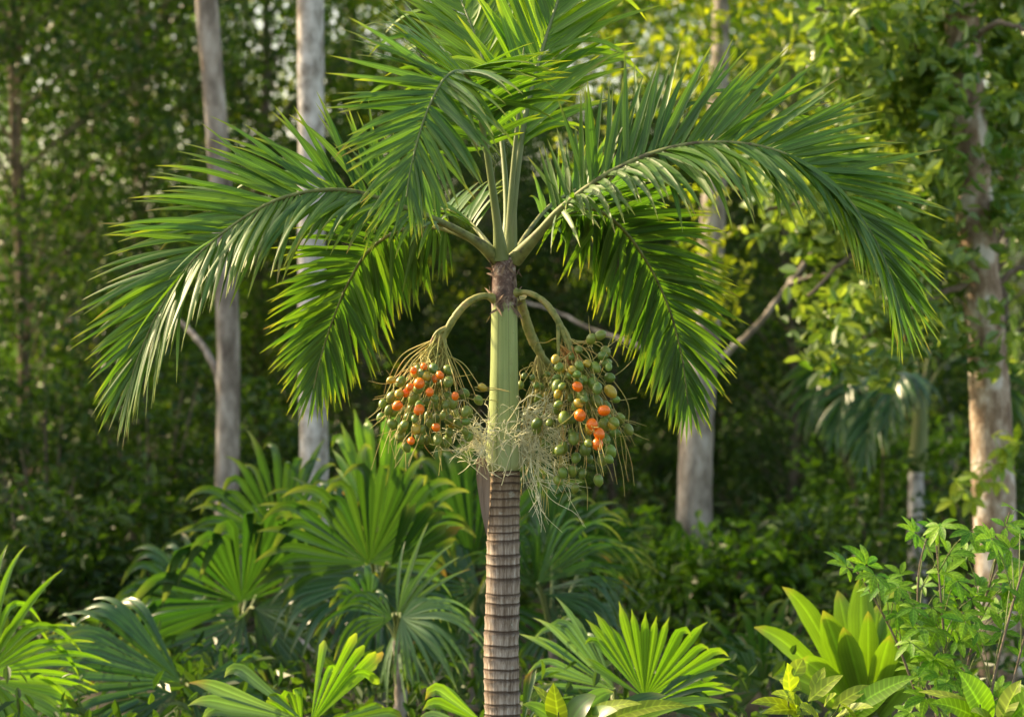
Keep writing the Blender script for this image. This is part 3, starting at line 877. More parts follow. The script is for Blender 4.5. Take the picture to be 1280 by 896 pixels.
flowers([(604, 562, -.04), (612, 575, -.08), (606, 548, -.02)], 52, lambda: (np.clip(rng.normal(585, 27), 538, 640), np.clip(rng.normal(545, 28), 485, 612), rng.uniform(-.2, .05)), 'pale branchlets left of crownshaft foot')
flowers([(653, 545, -.03), (650, 520, .04), (655, 565, -.02)], 84, lambda: (np.clip(rng.normal(690, 26), 640, 745), np.clip(rng.normal(562, 50), 465, 665), rng.uniform(-.15, .12)), 'pale branchlets right of crownshaft foot')
flowers([(628, 560, -.078), (642, 565, -.075), (618, 572, -.075)], 11, lambda: (rng.uniform(608, 660), rng.uniform(495, 605), rng.uniform(-.16, -.09)), 'pale branchlets across the crownshaft')
# dry bract hanging beside the trunk
mb = MB()
for s in (-1, 1):
    ribbon(mb, P(600, 572, -.03), nrm(P(608, 668, -.02) - P(600, 572, -.03)), (s * .5, -1, .1), px(98), px(19), ([0, .1, .3, .7, 1], [.5, .9, 1, .6, .03]), 0, .45 * s, 12)
mb.build('dry_bract', M['bract'], palm)


# ------------------------------------------------------------------ fan palms of the undergrowth
def fan_leaf(parent, hub, y, ang, R_px, spread, nseg=30, fused=.6, droop=.8, mat='fan_green', tilt=.25, fwd=-.2, foot=None, cup=0.12, blunt=False):
    """a pleated fan: hub pixel, direction in the picture plane (90 = up), radius, spread"""
    h = P(hub[0], hub[1], y)
    rad = px(R_px * 1.1, y)
    nseg = max(3, int(nseg * .8))
    a = R(ang)
    F = nrm([math.cos(a), fwd, math.sin(a)])
    nn = np.array([0, -1.0, tilt])
    nn = nrm(nn - F * np.dot(nn, F))
    roll = rng.normal() * .28
    nn = nrm(nn * math.cos(roll) + np.cross(F, nn) * math.sin(roll))
    S = np.cross(nn, F)
    saddle = rng.uniform(.15, .65)
    mb = MB()
    sp = R(spread)
    dth = sp / nseg
    for k in range(nseg):
        if rng.random() < .035 and not blunt:
            continue
        th = -sp / 2 + (k + .5) * dth + rng.normal() * dth * .14
        edge = abs(th) / (sp / 2 + 1e-6)
        L = rad * (1 - .22 * edge ** 2) * rng.uniform(.86, 1.1)
        d = nrm(math.cos(th) * F + math.sin(th) * S + nn * (cup * (1 - edge) + .04 - saddle * edge ** 1.5) + rng.normal(size=3) * .025)
        n0 = nn
        t = np.array([0, .02, fused * .5, fused, fused + (1 - fused) * .45, .93, 1])
        w0 = 2 * math.tan(dth / 2) * L
        if blunt:
            wv = np.array([0.0, .02, fused * .5, fused * 1.0, fused * 1.0, fused * .85, .25]) * w0
            L = L * rng.uniform(.85, 1.05)
        else:
            wv = np.array([0.0, .02, fused * .5, fused * 1.0, fused * .85, fused * .3, .01]) * w0
        wmax = wv.max()
        sag = nrm(np.array([0, 0, -1.0]) - nn * .45 + S * rng.normal() * .12)
        ribbon(mb, h, d, n0, L, wmax, (t, wv / wmax), .1 + 2.0 * droop * rng.uniform(.5, 1.8) + (rng.random() < .25) * 2.2, .55, 16, 1.15, sag=sag, bend0=fused * rng.uniform(.85, 1.1) if not blunt else .6)
    lf = mb.build('fan_leaf', M[mat], parent)
    if foot is not None:
        pb = MB()
        mid = h * .5 + foot * .5 + np.array([(h[0] - foot[0]) * .15, 0, px(18, y)])
        tube(pb, smooth_curve([foot, mid, h], 16), np.linspace(.014, .007, 16), 7)
        pb.build('petiole', M['petiole'], lf)
    return lf


def fan_palm(base_uv, y, label, leaves, stem_top=None, stem_r=.05, name='fan_palm'):
    b = P(base_uv[0], 448, y)
    b[2] = -.02
    t = thing(name, b, label, 'fan palm', 'fan palms of the undergrowth')
    top = P(stem_top[0], stem_top[1], y + .05) if stem_top else b + np.array([0, .05, .35])
    mb = MB()
    c = smooth_curve([b, b * .5 + top * .5 + np.array([.02, 0, 0]), top], 24)
    tube(mb, c, stem_r * np.linspace(1.15, .7, 24) * (1 + .06 * np.sin(np.arange(24) * 2.1)), 12)
    mb.build('stem', M['bark_brown'], t)
    for lf in leaves:
        fan_leaf(t, lf[0], y + lf[1], *lf[2:5], foot=top, **(lf[5] if len(lf) > 5 else {}))
    return t


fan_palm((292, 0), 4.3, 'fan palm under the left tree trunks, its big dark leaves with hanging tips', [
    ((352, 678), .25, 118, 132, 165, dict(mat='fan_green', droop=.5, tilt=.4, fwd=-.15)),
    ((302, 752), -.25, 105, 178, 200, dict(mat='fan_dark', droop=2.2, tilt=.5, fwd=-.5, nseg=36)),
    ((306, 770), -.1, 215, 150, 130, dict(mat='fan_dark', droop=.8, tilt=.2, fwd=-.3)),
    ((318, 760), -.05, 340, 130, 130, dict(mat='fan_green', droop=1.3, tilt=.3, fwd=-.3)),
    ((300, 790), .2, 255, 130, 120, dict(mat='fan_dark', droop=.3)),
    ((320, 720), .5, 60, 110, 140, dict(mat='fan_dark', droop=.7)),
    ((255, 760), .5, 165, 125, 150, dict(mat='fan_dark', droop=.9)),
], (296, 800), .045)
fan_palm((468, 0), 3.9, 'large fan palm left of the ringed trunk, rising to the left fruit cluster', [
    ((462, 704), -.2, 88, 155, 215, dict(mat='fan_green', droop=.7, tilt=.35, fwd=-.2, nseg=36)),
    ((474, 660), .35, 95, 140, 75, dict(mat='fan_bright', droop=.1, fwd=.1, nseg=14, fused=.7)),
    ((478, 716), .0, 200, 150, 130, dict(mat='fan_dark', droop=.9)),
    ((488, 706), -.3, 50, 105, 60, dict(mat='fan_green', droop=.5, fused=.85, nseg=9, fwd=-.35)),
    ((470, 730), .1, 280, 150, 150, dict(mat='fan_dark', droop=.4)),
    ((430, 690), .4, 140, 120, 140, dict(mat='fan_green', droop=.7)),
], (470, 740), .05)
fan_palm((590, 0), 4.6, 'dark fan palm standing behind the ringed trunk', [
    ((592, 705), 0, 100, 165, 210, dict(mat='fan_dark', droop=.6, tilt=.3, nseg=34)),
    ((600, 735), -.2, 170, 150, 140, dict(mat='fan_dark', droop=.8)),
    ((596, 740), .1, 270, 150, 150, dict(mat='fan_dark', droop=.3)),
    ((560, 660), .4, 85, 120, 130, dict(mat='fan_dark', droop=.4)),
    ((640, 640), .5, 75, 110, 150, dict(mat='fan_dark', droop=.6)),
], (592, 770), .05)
fan_palm((700, 0), 4.2, 'bluish green fan palm right of the ringed trunk, its drooping leaves pointing right', [
    ((672, 728), -.2, 42, 150, 64, dict(mat='fan_dark', droop=1.0, tilt=.9, fwd=-.1, nseg=20, fused=.4)),
    ((676, 738), -.1, 8, 150, 70, dict(mat='fan_dark', droop=1.5, tilt=.9, fwd=-.2, nseg=20, fused=.35)),
    ((682, 742), .0, 335, 130, 90, dict(mat='fan_dark', droop=1.6, tilt=.6, fused=.4)),
    ((670, 735), .1, 100, 120, 110, dict(mat='fan_dark', droop=1.2, tilt=.5, fused=.4)),
    ((690, 690), .3, 70, 100, 160, dict(mat='fan_dark', droop=.7)),
    ((700, 760), .2, 300, 120, 150, dict(mat='fan_dark', droop=.6)),
    ((730, 700), .5, 40, 95, 160, dict(mat='fan_dark', droop=.9)),
], (690, 800), .045)
fan_palm((495, 0), 2.8, 'small fan palm before the large one, its narrow fingers spread like a star', [
    ((501, 772), -.15, 350, 112, 170, dict(mat='fan_pale', droop=.9, tilt=.4, fwd=-.35, fused=.3, nseg=22)),
    ((496, 770), 0, 62, 112, 70, dict(mat='fan_pale', droop=.15, fused=.35, nseg=10)),
    ((490, 772), -.1, 160, 100, 130, dict(mat='fan_green', droop=1.2, fused=.3, nseg=16)),
    ((498, 780), .1, 262, 110, 120, dict(mat='fan_pale', droop=.2, fused=.3, nseg=14)),
    ((462, 758), .15, 120, 60, 120, dict(mat='fan_dark', droop=1.4, nseg=12)),
], (497, 800), .035)
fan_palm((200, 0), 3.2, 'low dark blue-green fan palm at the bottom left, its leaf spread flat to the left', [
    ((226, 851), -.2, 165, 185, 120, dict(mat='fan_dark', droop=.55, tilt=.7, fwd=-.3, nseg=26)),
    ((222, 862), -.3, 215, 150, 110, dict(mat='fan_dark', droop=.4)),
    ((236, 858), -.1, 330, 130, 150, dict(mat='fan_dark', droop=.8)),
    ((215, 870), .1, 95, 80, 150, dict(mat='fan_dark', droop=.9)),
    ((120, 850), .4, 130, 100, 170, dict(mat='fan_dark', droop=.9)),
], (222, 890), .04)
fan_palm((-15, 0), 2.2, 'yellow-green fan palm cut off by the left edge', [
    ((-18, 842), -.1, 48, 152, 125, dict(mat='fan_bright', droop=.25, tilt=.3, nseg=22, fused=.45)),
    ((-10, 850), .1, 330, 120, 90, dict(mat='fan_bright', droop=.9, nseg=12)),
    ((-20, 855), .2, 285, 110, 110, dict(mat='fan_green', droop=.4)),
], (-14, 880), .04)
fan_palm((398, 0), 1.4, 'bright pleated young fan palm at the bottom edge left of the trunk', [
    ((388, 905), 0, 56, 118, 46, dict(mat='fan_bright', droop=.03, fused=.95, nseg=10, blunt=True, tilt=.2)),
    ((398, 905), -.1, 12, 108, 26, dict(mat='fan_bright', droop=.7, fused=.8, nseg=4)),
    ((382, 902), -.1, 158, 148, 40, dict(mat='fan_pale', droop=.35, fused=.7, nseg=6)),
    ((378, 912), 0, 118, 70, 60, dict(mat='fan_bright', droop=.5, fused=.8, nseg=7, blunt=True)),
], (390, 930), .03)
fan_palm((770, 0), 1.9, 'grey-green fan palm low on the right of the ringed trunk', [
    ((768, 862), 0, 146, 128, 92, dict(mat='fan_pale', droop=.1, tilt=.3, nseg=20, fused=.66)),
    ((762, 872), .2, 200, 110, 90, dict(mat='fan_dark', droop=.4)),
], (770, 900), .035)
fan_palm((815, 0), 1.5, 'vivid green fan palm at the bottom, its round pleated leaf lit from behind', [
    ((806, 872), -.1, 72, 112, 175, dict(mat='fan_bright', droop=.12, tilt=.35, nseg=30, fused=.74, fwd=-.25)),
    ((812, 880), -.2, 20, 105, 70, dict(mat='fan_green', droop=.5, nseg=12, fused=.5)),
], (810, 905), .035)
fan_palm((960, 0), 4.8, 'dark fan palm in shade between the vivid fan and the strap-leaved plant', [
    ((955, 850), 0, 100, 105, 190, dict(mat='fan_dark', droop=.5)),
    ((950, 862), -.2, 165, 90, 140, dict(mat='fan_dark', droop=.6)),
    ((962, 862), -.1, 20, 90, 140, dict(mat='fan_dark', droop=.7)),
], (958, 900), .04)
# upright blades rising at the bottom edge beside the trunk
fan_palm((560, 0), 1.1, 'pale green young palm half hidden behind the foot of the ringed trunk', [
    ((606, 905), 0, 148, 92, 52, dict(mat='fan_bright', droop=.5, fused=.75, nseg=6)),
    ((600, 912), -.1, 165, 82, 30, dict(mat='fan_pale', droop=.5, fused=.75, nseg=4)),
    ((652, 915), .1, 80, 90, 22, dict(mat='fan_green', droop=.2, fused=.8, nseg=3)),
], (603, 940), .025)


# ------------------------------------------------------------------ broad leaves in focus
def leaf_blade(parent, base, tip, n, W, mat, droop=.4, prof=PROF_OVATE, fold=.25, name='leaf', nsec=12, wave=.03, power=1.6):
    mb = MB()
    d = tip - base
    L = np.linalg.norm(d)
    dir0 = nrm(nrm(d) + np.array([0, 0, droop * .45]))
    ribbon(mb, base, dir0, n, L * 1.05, W, prof, droop, fold, nsec, power, wave=wave)
    return mb.build(name, M[mat], parent)


def strap_plant():
    y = 2.0
    b = P(1085, 905, y)
    t = thing('strap_leaved_plant', (b[0], y, -.02), 'yellow-green rosette of broad strap leaves right of the vivid fan palm', 'plant')
    mb = MB()
    tube(mb, smooth_curve([np.array([b[0], y, -.02]), b * .5 + np.array([b[0], y, 0]) * .5, b + np.array([0, 0, .05])], 10), .05, 12)
    mb.build('stem', M['bark_brown'], t)
    specs = [((1078, 895), (1076, 728), 46, 0, .1), ((1082, 890), (1098, 760), 40, .1, .1), ((1070, 893), (982, 738), 34, -.1, .55), ((1066, 897), (944, 790), 32, -.12, .5),
             ((1076, 898), (1030, 770), 44, -.2, .2), ((1092, 895), (1135, 772), 42, -.05, .3), ((1098, 898), (1200, 770), 36, 0, .5), ((1095, 900), (1180, 830), 36, -.2, .6),
             ((1070, 900), (1000, 830), 36, -.25, .5), ((1085, 897), (1055, 790), 38, -.28, .25), ((1088, 900), (1112, 800), 40, -.3, .3), ((1075, 900), (960, 850), 32, .1, .6),
             ((1080, 892), (1048, 745), 34, .1, .12), ((1090, 892), (1120, 742), 34, .12, .2), ((1086, 895), (1085, 770), 34, -.15, .1), ((1094, 898), (1160, 800), 30, -.1, .5)]
    for (b0, tp, wd, dy, dr) in specs:
        bb, tt = P(*b0, y), P(*tp, y + dy)
        leaf_blade(t, bb, tt, nrm([rng.normal() * .25, -1, .35]), px(wd * rng.uniform(.72, .92), y), 'strap', dr * 1.25, PROF_STRAP, .42, nsec=16, wave=.02, power=2.4)


strap_plant()


def palmate(mb, hub, axis, n, L, k=6, spread=250, mat=0, W=.36):
    F = nrm(axis - n * np.dot(axis, n))
    S = np.cross(n, F)
    for j in range(k):
        th = R(-spread / 2 + spread * j / (k - 1)) + rng.normal() * .06
        d = nrm(math.cos(th) * F + math.sin(th) * S + n * .05)
        Lk = L * (1 - .3 * abs(j - (k - 1) / 2) / ((k - 1) / 2)) * rng.uniform(.9, 1.1)
        ribbon(mb, hub + d * L * .06, d, n, Lk, Lk * W, PROF_OVATE, rng.uniform(.3, .8), .22, 8, 1.4)


def palmate_shrub():
    y = .9
    base = P(1235, 448, y)
    base[2] = -.02
    t = thing('palmate_shrub', base, 'airy shrub of hand-shaped leaflets in front of the mottled trunk on the right', 'shrub')
    stems = [[(1195, 960), (1185, 860), (1178, 770), (1172, 700), (1168, 655)], [(1225, 960), (1240, 860), (1262, 770), (1285, 690), (1300, 640)],
             [(1180, 960), (1150, 880), (1120, 800), (1085, 735), (1062, 700)], [(1200, 960), (1205, 860), (1222, 780), (1240, 720), (1262, 640)],
             [(1240, 960), (1262, 870), (1285, 780), (1305, 720)], [(1188, 960), (1165, 860), (1150, 800), (1148, 720), (1160, 665)]]
    sb = MB()
    curves = []
    for i, s in enumerate(stems):
        dy = [-.1, -.25, 0, .1, -.3, .15][i]
        pts = [np.array([base[0] + rng.normal() * .05, y, -.02])] + [P(u, v, y + dy * (1 - k_ * .1)) for k_, (u, v) in enumerate(s)]
        c = smooth_curve(pts, 60)
        curves.append(c)
        tube(sb, c, np.linspace(.010, .003, 60), 7)
    st = sb.build('stem', M['twig'], t)
    lb, pb = MB(), MB()
    spots = [(1168, 655), (1180, 665), (1140, 672), (1205, 690), (1150, 690), (1062, 712), (1085, 705), (1110, 720), (1130, 735), (1075, 725), (1215, 660), (1255, 655), (1235, 668), (1270, 690), (1250, 700), (1262, 725),
             (1185, 720), (1165, 745), (1205, 745), (1225, 750), (1140, 760), (1175, 780), (1200, 800), (1160, 805), (1225, 790), (1250, 760), (1275, 745), (1190, 830), (1215, 850), (1180, 850), (1265, 640),
             (1128, 712), (1100, 740), (1150, 735), (1195, 760), (1240, 735), (1135, 790), (1120, 752), (1170, 820), (1210, 870), (1155, 850), (1275, 665), (1095, 722), (1190, 700)] + [(rng.uniform(1120, 1290), rng.uniform(700, 895)) for _ in range(38)]
    for (u, v) in spots:
        hub = P(u + rng.normal() * 4, v + rng.normal() * 4, y + rng.uniform(-.35, .3))
        best = min((np.linalg.norm(c[i] - hub), ci, i) for ci, c in enumerate(curves) for i in range(25, 60, 3))
        st_ = curves[best[1]][max(12, best[2] - 8)]
        mid = (st_ + hub) / 2 + np.array([0, 0, .03])
        tube(pb, smooth_curve([st_, mid, hub], 10), np.linspace(.003, .0018, 10), 5)
        n = nrm(np.array([rng.normal() * .4, -.65 + rng.normal() * .3, .8]))
        ax = nrm((hub - st_) + np.array([rng.normal() * .1, -.1, -.06]))
        palmate(lb, hub, ax, n, px(rng.uniform(24, 38), y), int(rng.integers(5, 8)), 230)
    lb.build('foliage', M['shrub'], t)
    pb.build('leaf_stalks', M['petiole'], t)
    return t


palmate_shrub()


def leafy_shrub(name, label, cat, y, base_u, stems, leaves, mat):
    base = P(base_u, 448, y)
    base[2] = -.02
    t = thing(name, base, label, cat)
    sb = MB()
    for s in stems:
        c = smooth_curve([np.array([base[0] + rng.normal() * .02, y, -.02])] + [P(u, v, y + rng.normal() * .03) for u, v in s], 30)
        tube(sb, c, np.linspace(.009, .003, 30), 7)
    sb.build('stem', M['petiole'], t)
    for (b0, tp, wd, dy, dr, mt) in leaves:
        leaf_blade(t, P(*b0, y), P(*tp, y + dy), nrm([rng.normal() * .25, -.8, .7]), px(wd, y), mt or mat, dr, PROF_OVATE, .22)
    return t


leafy_shrub('lime_leaved_shrub', 'lime yellow shrub with rounded leaves at the bottom edge below the strap leaves', 'shrub', -.1, 1020,
            [[(1010, 930), (1000, 880)], [(1030, 930), (1050, 880)], [(990, 930), (985, 870)]],
            [((988, 873), (984, 830), 34, -.02, .1, None), ((992, 845), (1003, 824), 22, .02, .3, None), ((1005, 880), (965, 868), 18, -.1, .4, None), ((1010, 876), (1052, 845), 20, -.02, .3, None),
             ((1040, 885), (1088, 858), 20, 0, .3, None), ((1055, 892), (1142, 848), 28, -.08, .35, 'shrub'), ((1020, 890), (955, 893), 18, -.1, .4, None), ((1030, 882), (1045, 868), 16, -.1, .3, None),
             ((1000, 890), (940, 880), 18, -.05, .6, None), ((1045, 895), (1090, 885), 20, -.15, .4, None), ((1015, 868), (1030, 835), 18, .05, .2, None), ((1002, 862), (975, 850), 20, .05, .4, None),
             ((1000, 893), (985, 868), 24, -.15, .3, None), ((1060, 900), (1110, 870), 24, 0, .4, 'shrub'), ((1025, 905), (1000, 885), 22, -.2, .5, None), ((1070, 905), (1050, 880), 20, -.2, .4, None)], 'lime')
leafy_shrub('glossy_leaved_sapling', 'glossy green sapling with broad oval leaves in the bottom right corner', 'shrub', -.1, 1235,
            [[(1230, 930), (1225, 880)], [(1245, 930), (1262, 870)]],
            [((1240, 910), (1200, 842), 46, -.05, .3, 'shrub'), ((1250, 905), (1275, 852), 30, 0, .3, 'lime'), ((1235, 905), (1165, 880), 28, -.05, .5, 'shrub'), ((1225, 900), (1185, 872), 24, .05, .4, 'lime'),
             ((1262, 900), (1300, 868), 34, -.1, .4, 'shrub'), ((1228, 890), (1222, 848), 24, .1, .3, 'shrub'), ((1245, 912), (1215, 890), 26, -.15, .5, 'lime'), ((1225, 890), (1150, 866), 18, .1, .5, 'lime')], 'shrub')
leafy_shrub('broad_leaved_herb', 'yellow-green herb with pointed leaves at the foot of the ringed trunk', 'plant', .5, 700,
            [[(700, 930), (698, 890)], [(715, 930), (735, 890)]],
            [((700, 912), (692, 856), 30, -.05, .1, 'lime'), ((712, 905), (742, 868), 34, 0, .7, 'fan_green'), ((715, 908), (800, 880), 20, -.1, .6, 'lime'), ((706, 905), (668, 858), 16, .1, .4, 'lime'),
             ((720, 905), (765, 862), 28, .1, .8, 'fan_bright'), ((700, 905), (655, 880), 20, 0, .6, 'fan_bright'), ((725, 910), (770, 888), 26, -.1, .6, 'fan_bright'), ((735, 912), (860, 885), 22, 0, .6, 'lime'),
             ((750, 915), (830, 868), 24, .15, .7, 'fan_green'), ((760, 915), (905, 880), 20, .1, .6, 'fan_bright')], 'lime')


# ------------------------------------------------------------------ trees behind
def bg_trunk(parent, pts, radii, mat, ns=14, limbs=(), limb_mat=None):
    mb = MB()
    c = smooth_curve(pts, 60)
    r = np.interp(np.linspace(0, 1, 60), np.linspace(0, 1, len(radii)), radii) * (1 + rng.normal(size=60) * .02)
    tube(mb, c, r, ns)
    tr = mb.build('trunk', M[mat], parent)
    for lp, r0 in limbs:
        lb = MB()
        c = smooth_curve(lp, 30)
        tube(lb, c + rng.normal(size=c.shape) * .004, np.linspace(r0, r0 * .35, 30), 8)
        lb.build('limb', M[limb_mat or mat], parent)
    return tr


def at_ground(u, y):
    p = P(u, 448, y)
    p[2] = -.05
    return p


def crown_obj(parent, centres, radii, per, size, mat, aspect=.5, up=.6, hang=.3, flat=.7, name='crown'):
    mb = MB()
    leaf_cloud(mb, clumps(centres, radii, per, flat), size, up, aspect, 0, hang)
    return mb.build(name, M[mat], parent, smooth=False)


# two pale trunks on the left
b = at_ground(289, 8.2)
t = thing('pale_trunk_tree', b, 'slim pale brown trunk at the far left, leaning slightly and forking low to the left', 'tree')
bg_trunk(t, [b, P(284, 640, 8.2), P(285, 420, 8.2), P(272, 180, 8.2), P(258, 0, 8.2), P(250, -180, 8.2), P(246, -520, 8.2), P(242, -900, 8.2)], [px(16, 8.2), px(14.5, 8.2), px(14, 8.2), px(13, 8.2), px(12, 8.2)], 'bark_brown', 16,
         [([P(281, 500, 8.2), P(268, 458, 8.3), P(245, 422, 8.5), P(222, 400, 8.8), P(190, 375, 9.2)], .03), ([P(246, -560, 8.2), P(200, -660, 8), P(120, -760, 7.6)], .05), ([P(245, -600, 8.2), P(320, -720, 8.6), P(400, -800, 9)], .05)])
cc = [P(rng.normal(200, 130), rng.uniform(-1080, -680), 8.2 + rng.normal() * 1.0) for _ in range(30)]
crown_obj(t, cc, rng.uniform(.35, .6, 30), 90, .13, 'bg_a')
b = at_ground(393, 7.2)
t = thing('pale_trunk_tree', b, 'straight whitish grey trunk on the left, nearer and paler than its neighbour', 'tree')
bg_trunk(t, [b, P(393, 600, 7.2), P(390, 420, 7.2), P(389, 180, 7.2), P(388, 0, 7.2), P(386, -200, 7.2), P(385, -560, 7.2), P(384, -980, 7.2)], [px(19, 7.2), px(17, 7.2), px(16.5, 7.2), px(16, 7.2), px(14, 7.2)], 'bark_pale', 16,
         [([P(385, -600, 7.2), P(440, -740, 7.0), P(520, -840, 6.8)], .05), ([P(385, -640, 7.2), P(320, -760, 7.4), P(260, -860, 7.6)], .05)])
cc = [P(rng.normal(400, 120), rng.uniform(-1160, -740), 7.2 + rng.normal() * 1.0) for _ in range(30)]
crown_obj(t, cc, rng.uniform(.35, .6, 30), 90, .13, 'bg_b')
# trunk behind the right drooping frond, with the bare diagonal limb
b = at_ground(868, 8.8)
t = thing('brown_trunk_tree', b, 'brown trunk right of centre behind the drooping frond, with a bare limb slanting right', 'tree')
bg_trunk(t, [b, P(868, 640, 8.8), P(872, 520, 8.9), P(884, 380, 9.1), P(893, 230, 9.3), P(900, 60, 9.6), P(905, -200, 10)], [px(23, 8.8), px(21, 8.8), px(16, 8.8), px(11, 8.8), px(8, 8.8)], 'bark_brown', 14,
         [([P(880, 470, 9), P(905, 445, 8.9), P(945, 408, 8.8), P(985, 355, 8.7), P(1020, 310, 8.6), P(1050, 268, 8.6)], .03), ([P(985, 355, 8.7), P(1015, 346, 8.5), P(1060, 342, 8.3)], .02),
          ([P(882, 460, 9), P(820, 440, 9.2), P(745, 413, 9.5), P(690, 388, 9.7), P(640, 372, 9.8)], .026)], 'bark_brown')
cc = [P(rng.normal(905, 100), rng.uniform(-300, 200), 9.3 + rng.normal() * .8) for _ in range(44)] + [P(rng.uniform(862, 925), rng.uniform(120, 400), 8.7 + rng.normal() * .15) for _ in range(16)]
crown_obj(t, cc, np.concatenate([rng.uniform(.25, .45, 44), rng.uniform(.12, .26, 16)]), 130, .10, 'bg_b')


# vine-clad tree on the right
def right_tree():
    y = 6.0
    b = at_ground(1262, y)
    t = thing('leafy_tree', b, 'mottled leaning trunk at the right edge wrapped in sunlit leafy boughs', 'tree')
    bg_trunk(t, [b, P(1254, 860, y), P(1243, 640, y), P(1236, 470, y), P(1222, 300, y), P(1210, 130, y), P(1200, 0, y), P(1188, -180, y), P(1180, -420, y)],
             [px(30, y), px(27, y), px(25, y), px(23, y), px(21, y), px(18, y), px(12, y)], 'bark_mottled', 20,
             [([P(1215, 230, y), P(1170, 215, y - .1), P(1100, 225, y - .2), P(1020, 250, y - .3), P(960, 262, y - .3)], .035), ([P(1220, 330, y), P(1160, 300, y - .3), P(1080, 310, y - .5), P(1010, 370, y - .6)], .03),
              ([P(1208, 110, y), P(1150, 60, y), P(1080, 30, y), P(1020, 10, y)], .04), ([P(1205, 60, y), P(1245, 30, y - .3), P(1290, 40, y - .4)], .03), ([P(1228, 380, y), P(1265, 340, y), P(1310, 330, y)], .03),
              ([P(1225, 350, y), P(1170, 370, y - .2), P(1110, 400, y - .3), P(1060, 440, y - .3)], .025)], 'twig')
    cs, rs_ = [], []

    def blob(n, u0, u1, v0, v1, r0, r1, dy=(-.7, .8)):
        for _ in range(n):
            cs.append(P(rng.uniform(u0, u1), rng.uniform(v0, v1), y + rng.uniform(*dy)))
            rs_.append(rng.uniform(r0, r1))
    blob(44, 1040, 1190, -60, 140, .14, .28)
    blob(18, 1180, 1300, -60, 130, .16, .28, (-.05, .8))
    blob(18, 1060, 1180, 130, 260, .14, .24)
    blob(14, 1180, 1300, 130, 260, .14, .24, (.05, .8))
    blob(26, 950, 1110, 180, 295, .1, .2, (-.9, .3))
    blob(44, 1000, 1195, 260, 410, .1, .2, (-.9, .4))
    blob(20, 1005, 1140, 385, 475, .08, .16, (-.8, .2))
    blob(16, 1150, 1215, 60, 330, .08, .15, (-.6, -.1))
    blob(12, 1215, 1290, 120, 330, .08, .15, (-.5, .1))
    blob(8, 1235, 1300, 250, 440, .1, .2, (-.5, .6))
    blob(8, 1170, 1235, 270, 440, .07, .13, (-.4, .2))
    blob(5, 1190, 1260, 420, 470, .07, .1, (-.4, -.2))
    blob(18, 1120, 1320, -260, -60, .2, .35)
    mb = MB()
    leaf_cloud(mb, clumps(cs, rs_, 270, .75), .125, .5, .55, 0, .4)
    mb.build('crown', M['vine'], t, smooth=False)
    # light sprays of hanging leaves close to the trunk
    for (u0, v0), spray in (((1238, 580), [(1195, 600), (1205, 612), (1190, 625), (1245, 603), (1225, 600), (1213, 622)]), ((1240, 545), [(1255, 560), (1262, 565), (1270, 552), (1250, 578)])):
        mb = MB()
        st = P(u0, v0, y - .13)
        for (u, v) in spray:
            e = P(u, v, y - .5)
            tube(mb, smooth_curve([st, st * .5 + e * .5 + np.array([0, 0, .05]), e], 8), .003, 5)
            for q in range(4):
                ribbon(mb, e, nrm(rng.normal(size=3) + np.array([-.3, -.2, -.5])), nrm([rng.normal() * .4, -.7, .7]), .13, .055, PROF_OVATE, .4, .2, 6)
        mb.build('vine_spray', M['lime'], t)
    o = bpy.data.objects.new('fruit', ME_RIPE)
    COL.objects.link(o)
    o.parent = t
    o.location = [float(q) for q in P(1125, 423, y - .4) - world_origin(t)]
    o.scale = (.035, .035, .035)
    o['label'] = 'small orange fruit among leaves'


right_tree()


# slim palm deeper on the right
def slim_palm():
    y = 9.5
    b = at_ground(1146, y)
    t = thing('slim_palm', b, 'slim blurred palm between the strap-leaved plant and the right tree, fronds hanging dark', 'palm')
    mb = MB()
    tube(mb, smooth_curve([b, P(1146, 700, y), P(1145, 590, y)], 40), np.linspace(px(12, y), px(9.5, y), 40) * (1 + .03 * np.sin(np.arange(40) * 1.7)), 14)
    mb.build('trunk', M['bark_pale'], t)
    mb = MB()
    tube(mb, smooth_curve([P(1145, 592, y), P(1149, 550, y), P(1152, 490, y)], 20), px(1, y) * np.interp(np.linspace(0, 1, 20), [0, .2, 1], [9, 12, 8]), 12)
    mb.build('crownshaft', M['petiole'], t)
    global palm
    for pts in ([(1150, 495, y), (1125, 455, y - .2), (1090, 448, y - .4), (1060, 480, y - .6), (1045, 540, y - .7)], [(1150, 495, y), (1130, 470, y - .4), (1105, 478, y - .8), (1090, 520, y - 1), (1082, 575, y - 1.1)],
                [(1155, 495, y), (1180, 455, y + .2), (1215, 450, y + .4), (1245, 485, y + .5), (1258, 540, y + .5)], [(1150, 490, y), (1140, 430, y + .3), (1115, 395, y + .8), (1080, 400, y + 1.2)],
                [(1152, 490, y), (1165, 430, y + .2), (1190, 395, y + .5), (1225, 400, y + .9)], [(1150, 495, y), (1138, 462, y - .5), (1120, 470, y - 1), (1112, 530, y - 1.2)],
                [(1150, 495, y), (1110, 440, y), (1060, 430, y), (1025, 465, y), (1010, 520, y)]):
        frond(t, pts, [(-.6, -.2, .6), (-1, 0, .3), (-1, 0, 0)] if pts[-1][0] < 1150 else [(.6, -.2, .6), (1, 0, .3), (1, 0, 0)], [(0, -1, 0), (.3, -1, -.2), (.6, -.7, 0)], start=.25, nleaf=34, Lpx=75, Wpx=7,
              ang=(60, 55, 40, 12), droop=(.9, 1.6), mat='fan_dark', y0=y, r0=.012, nsec=6)


slim_palm()


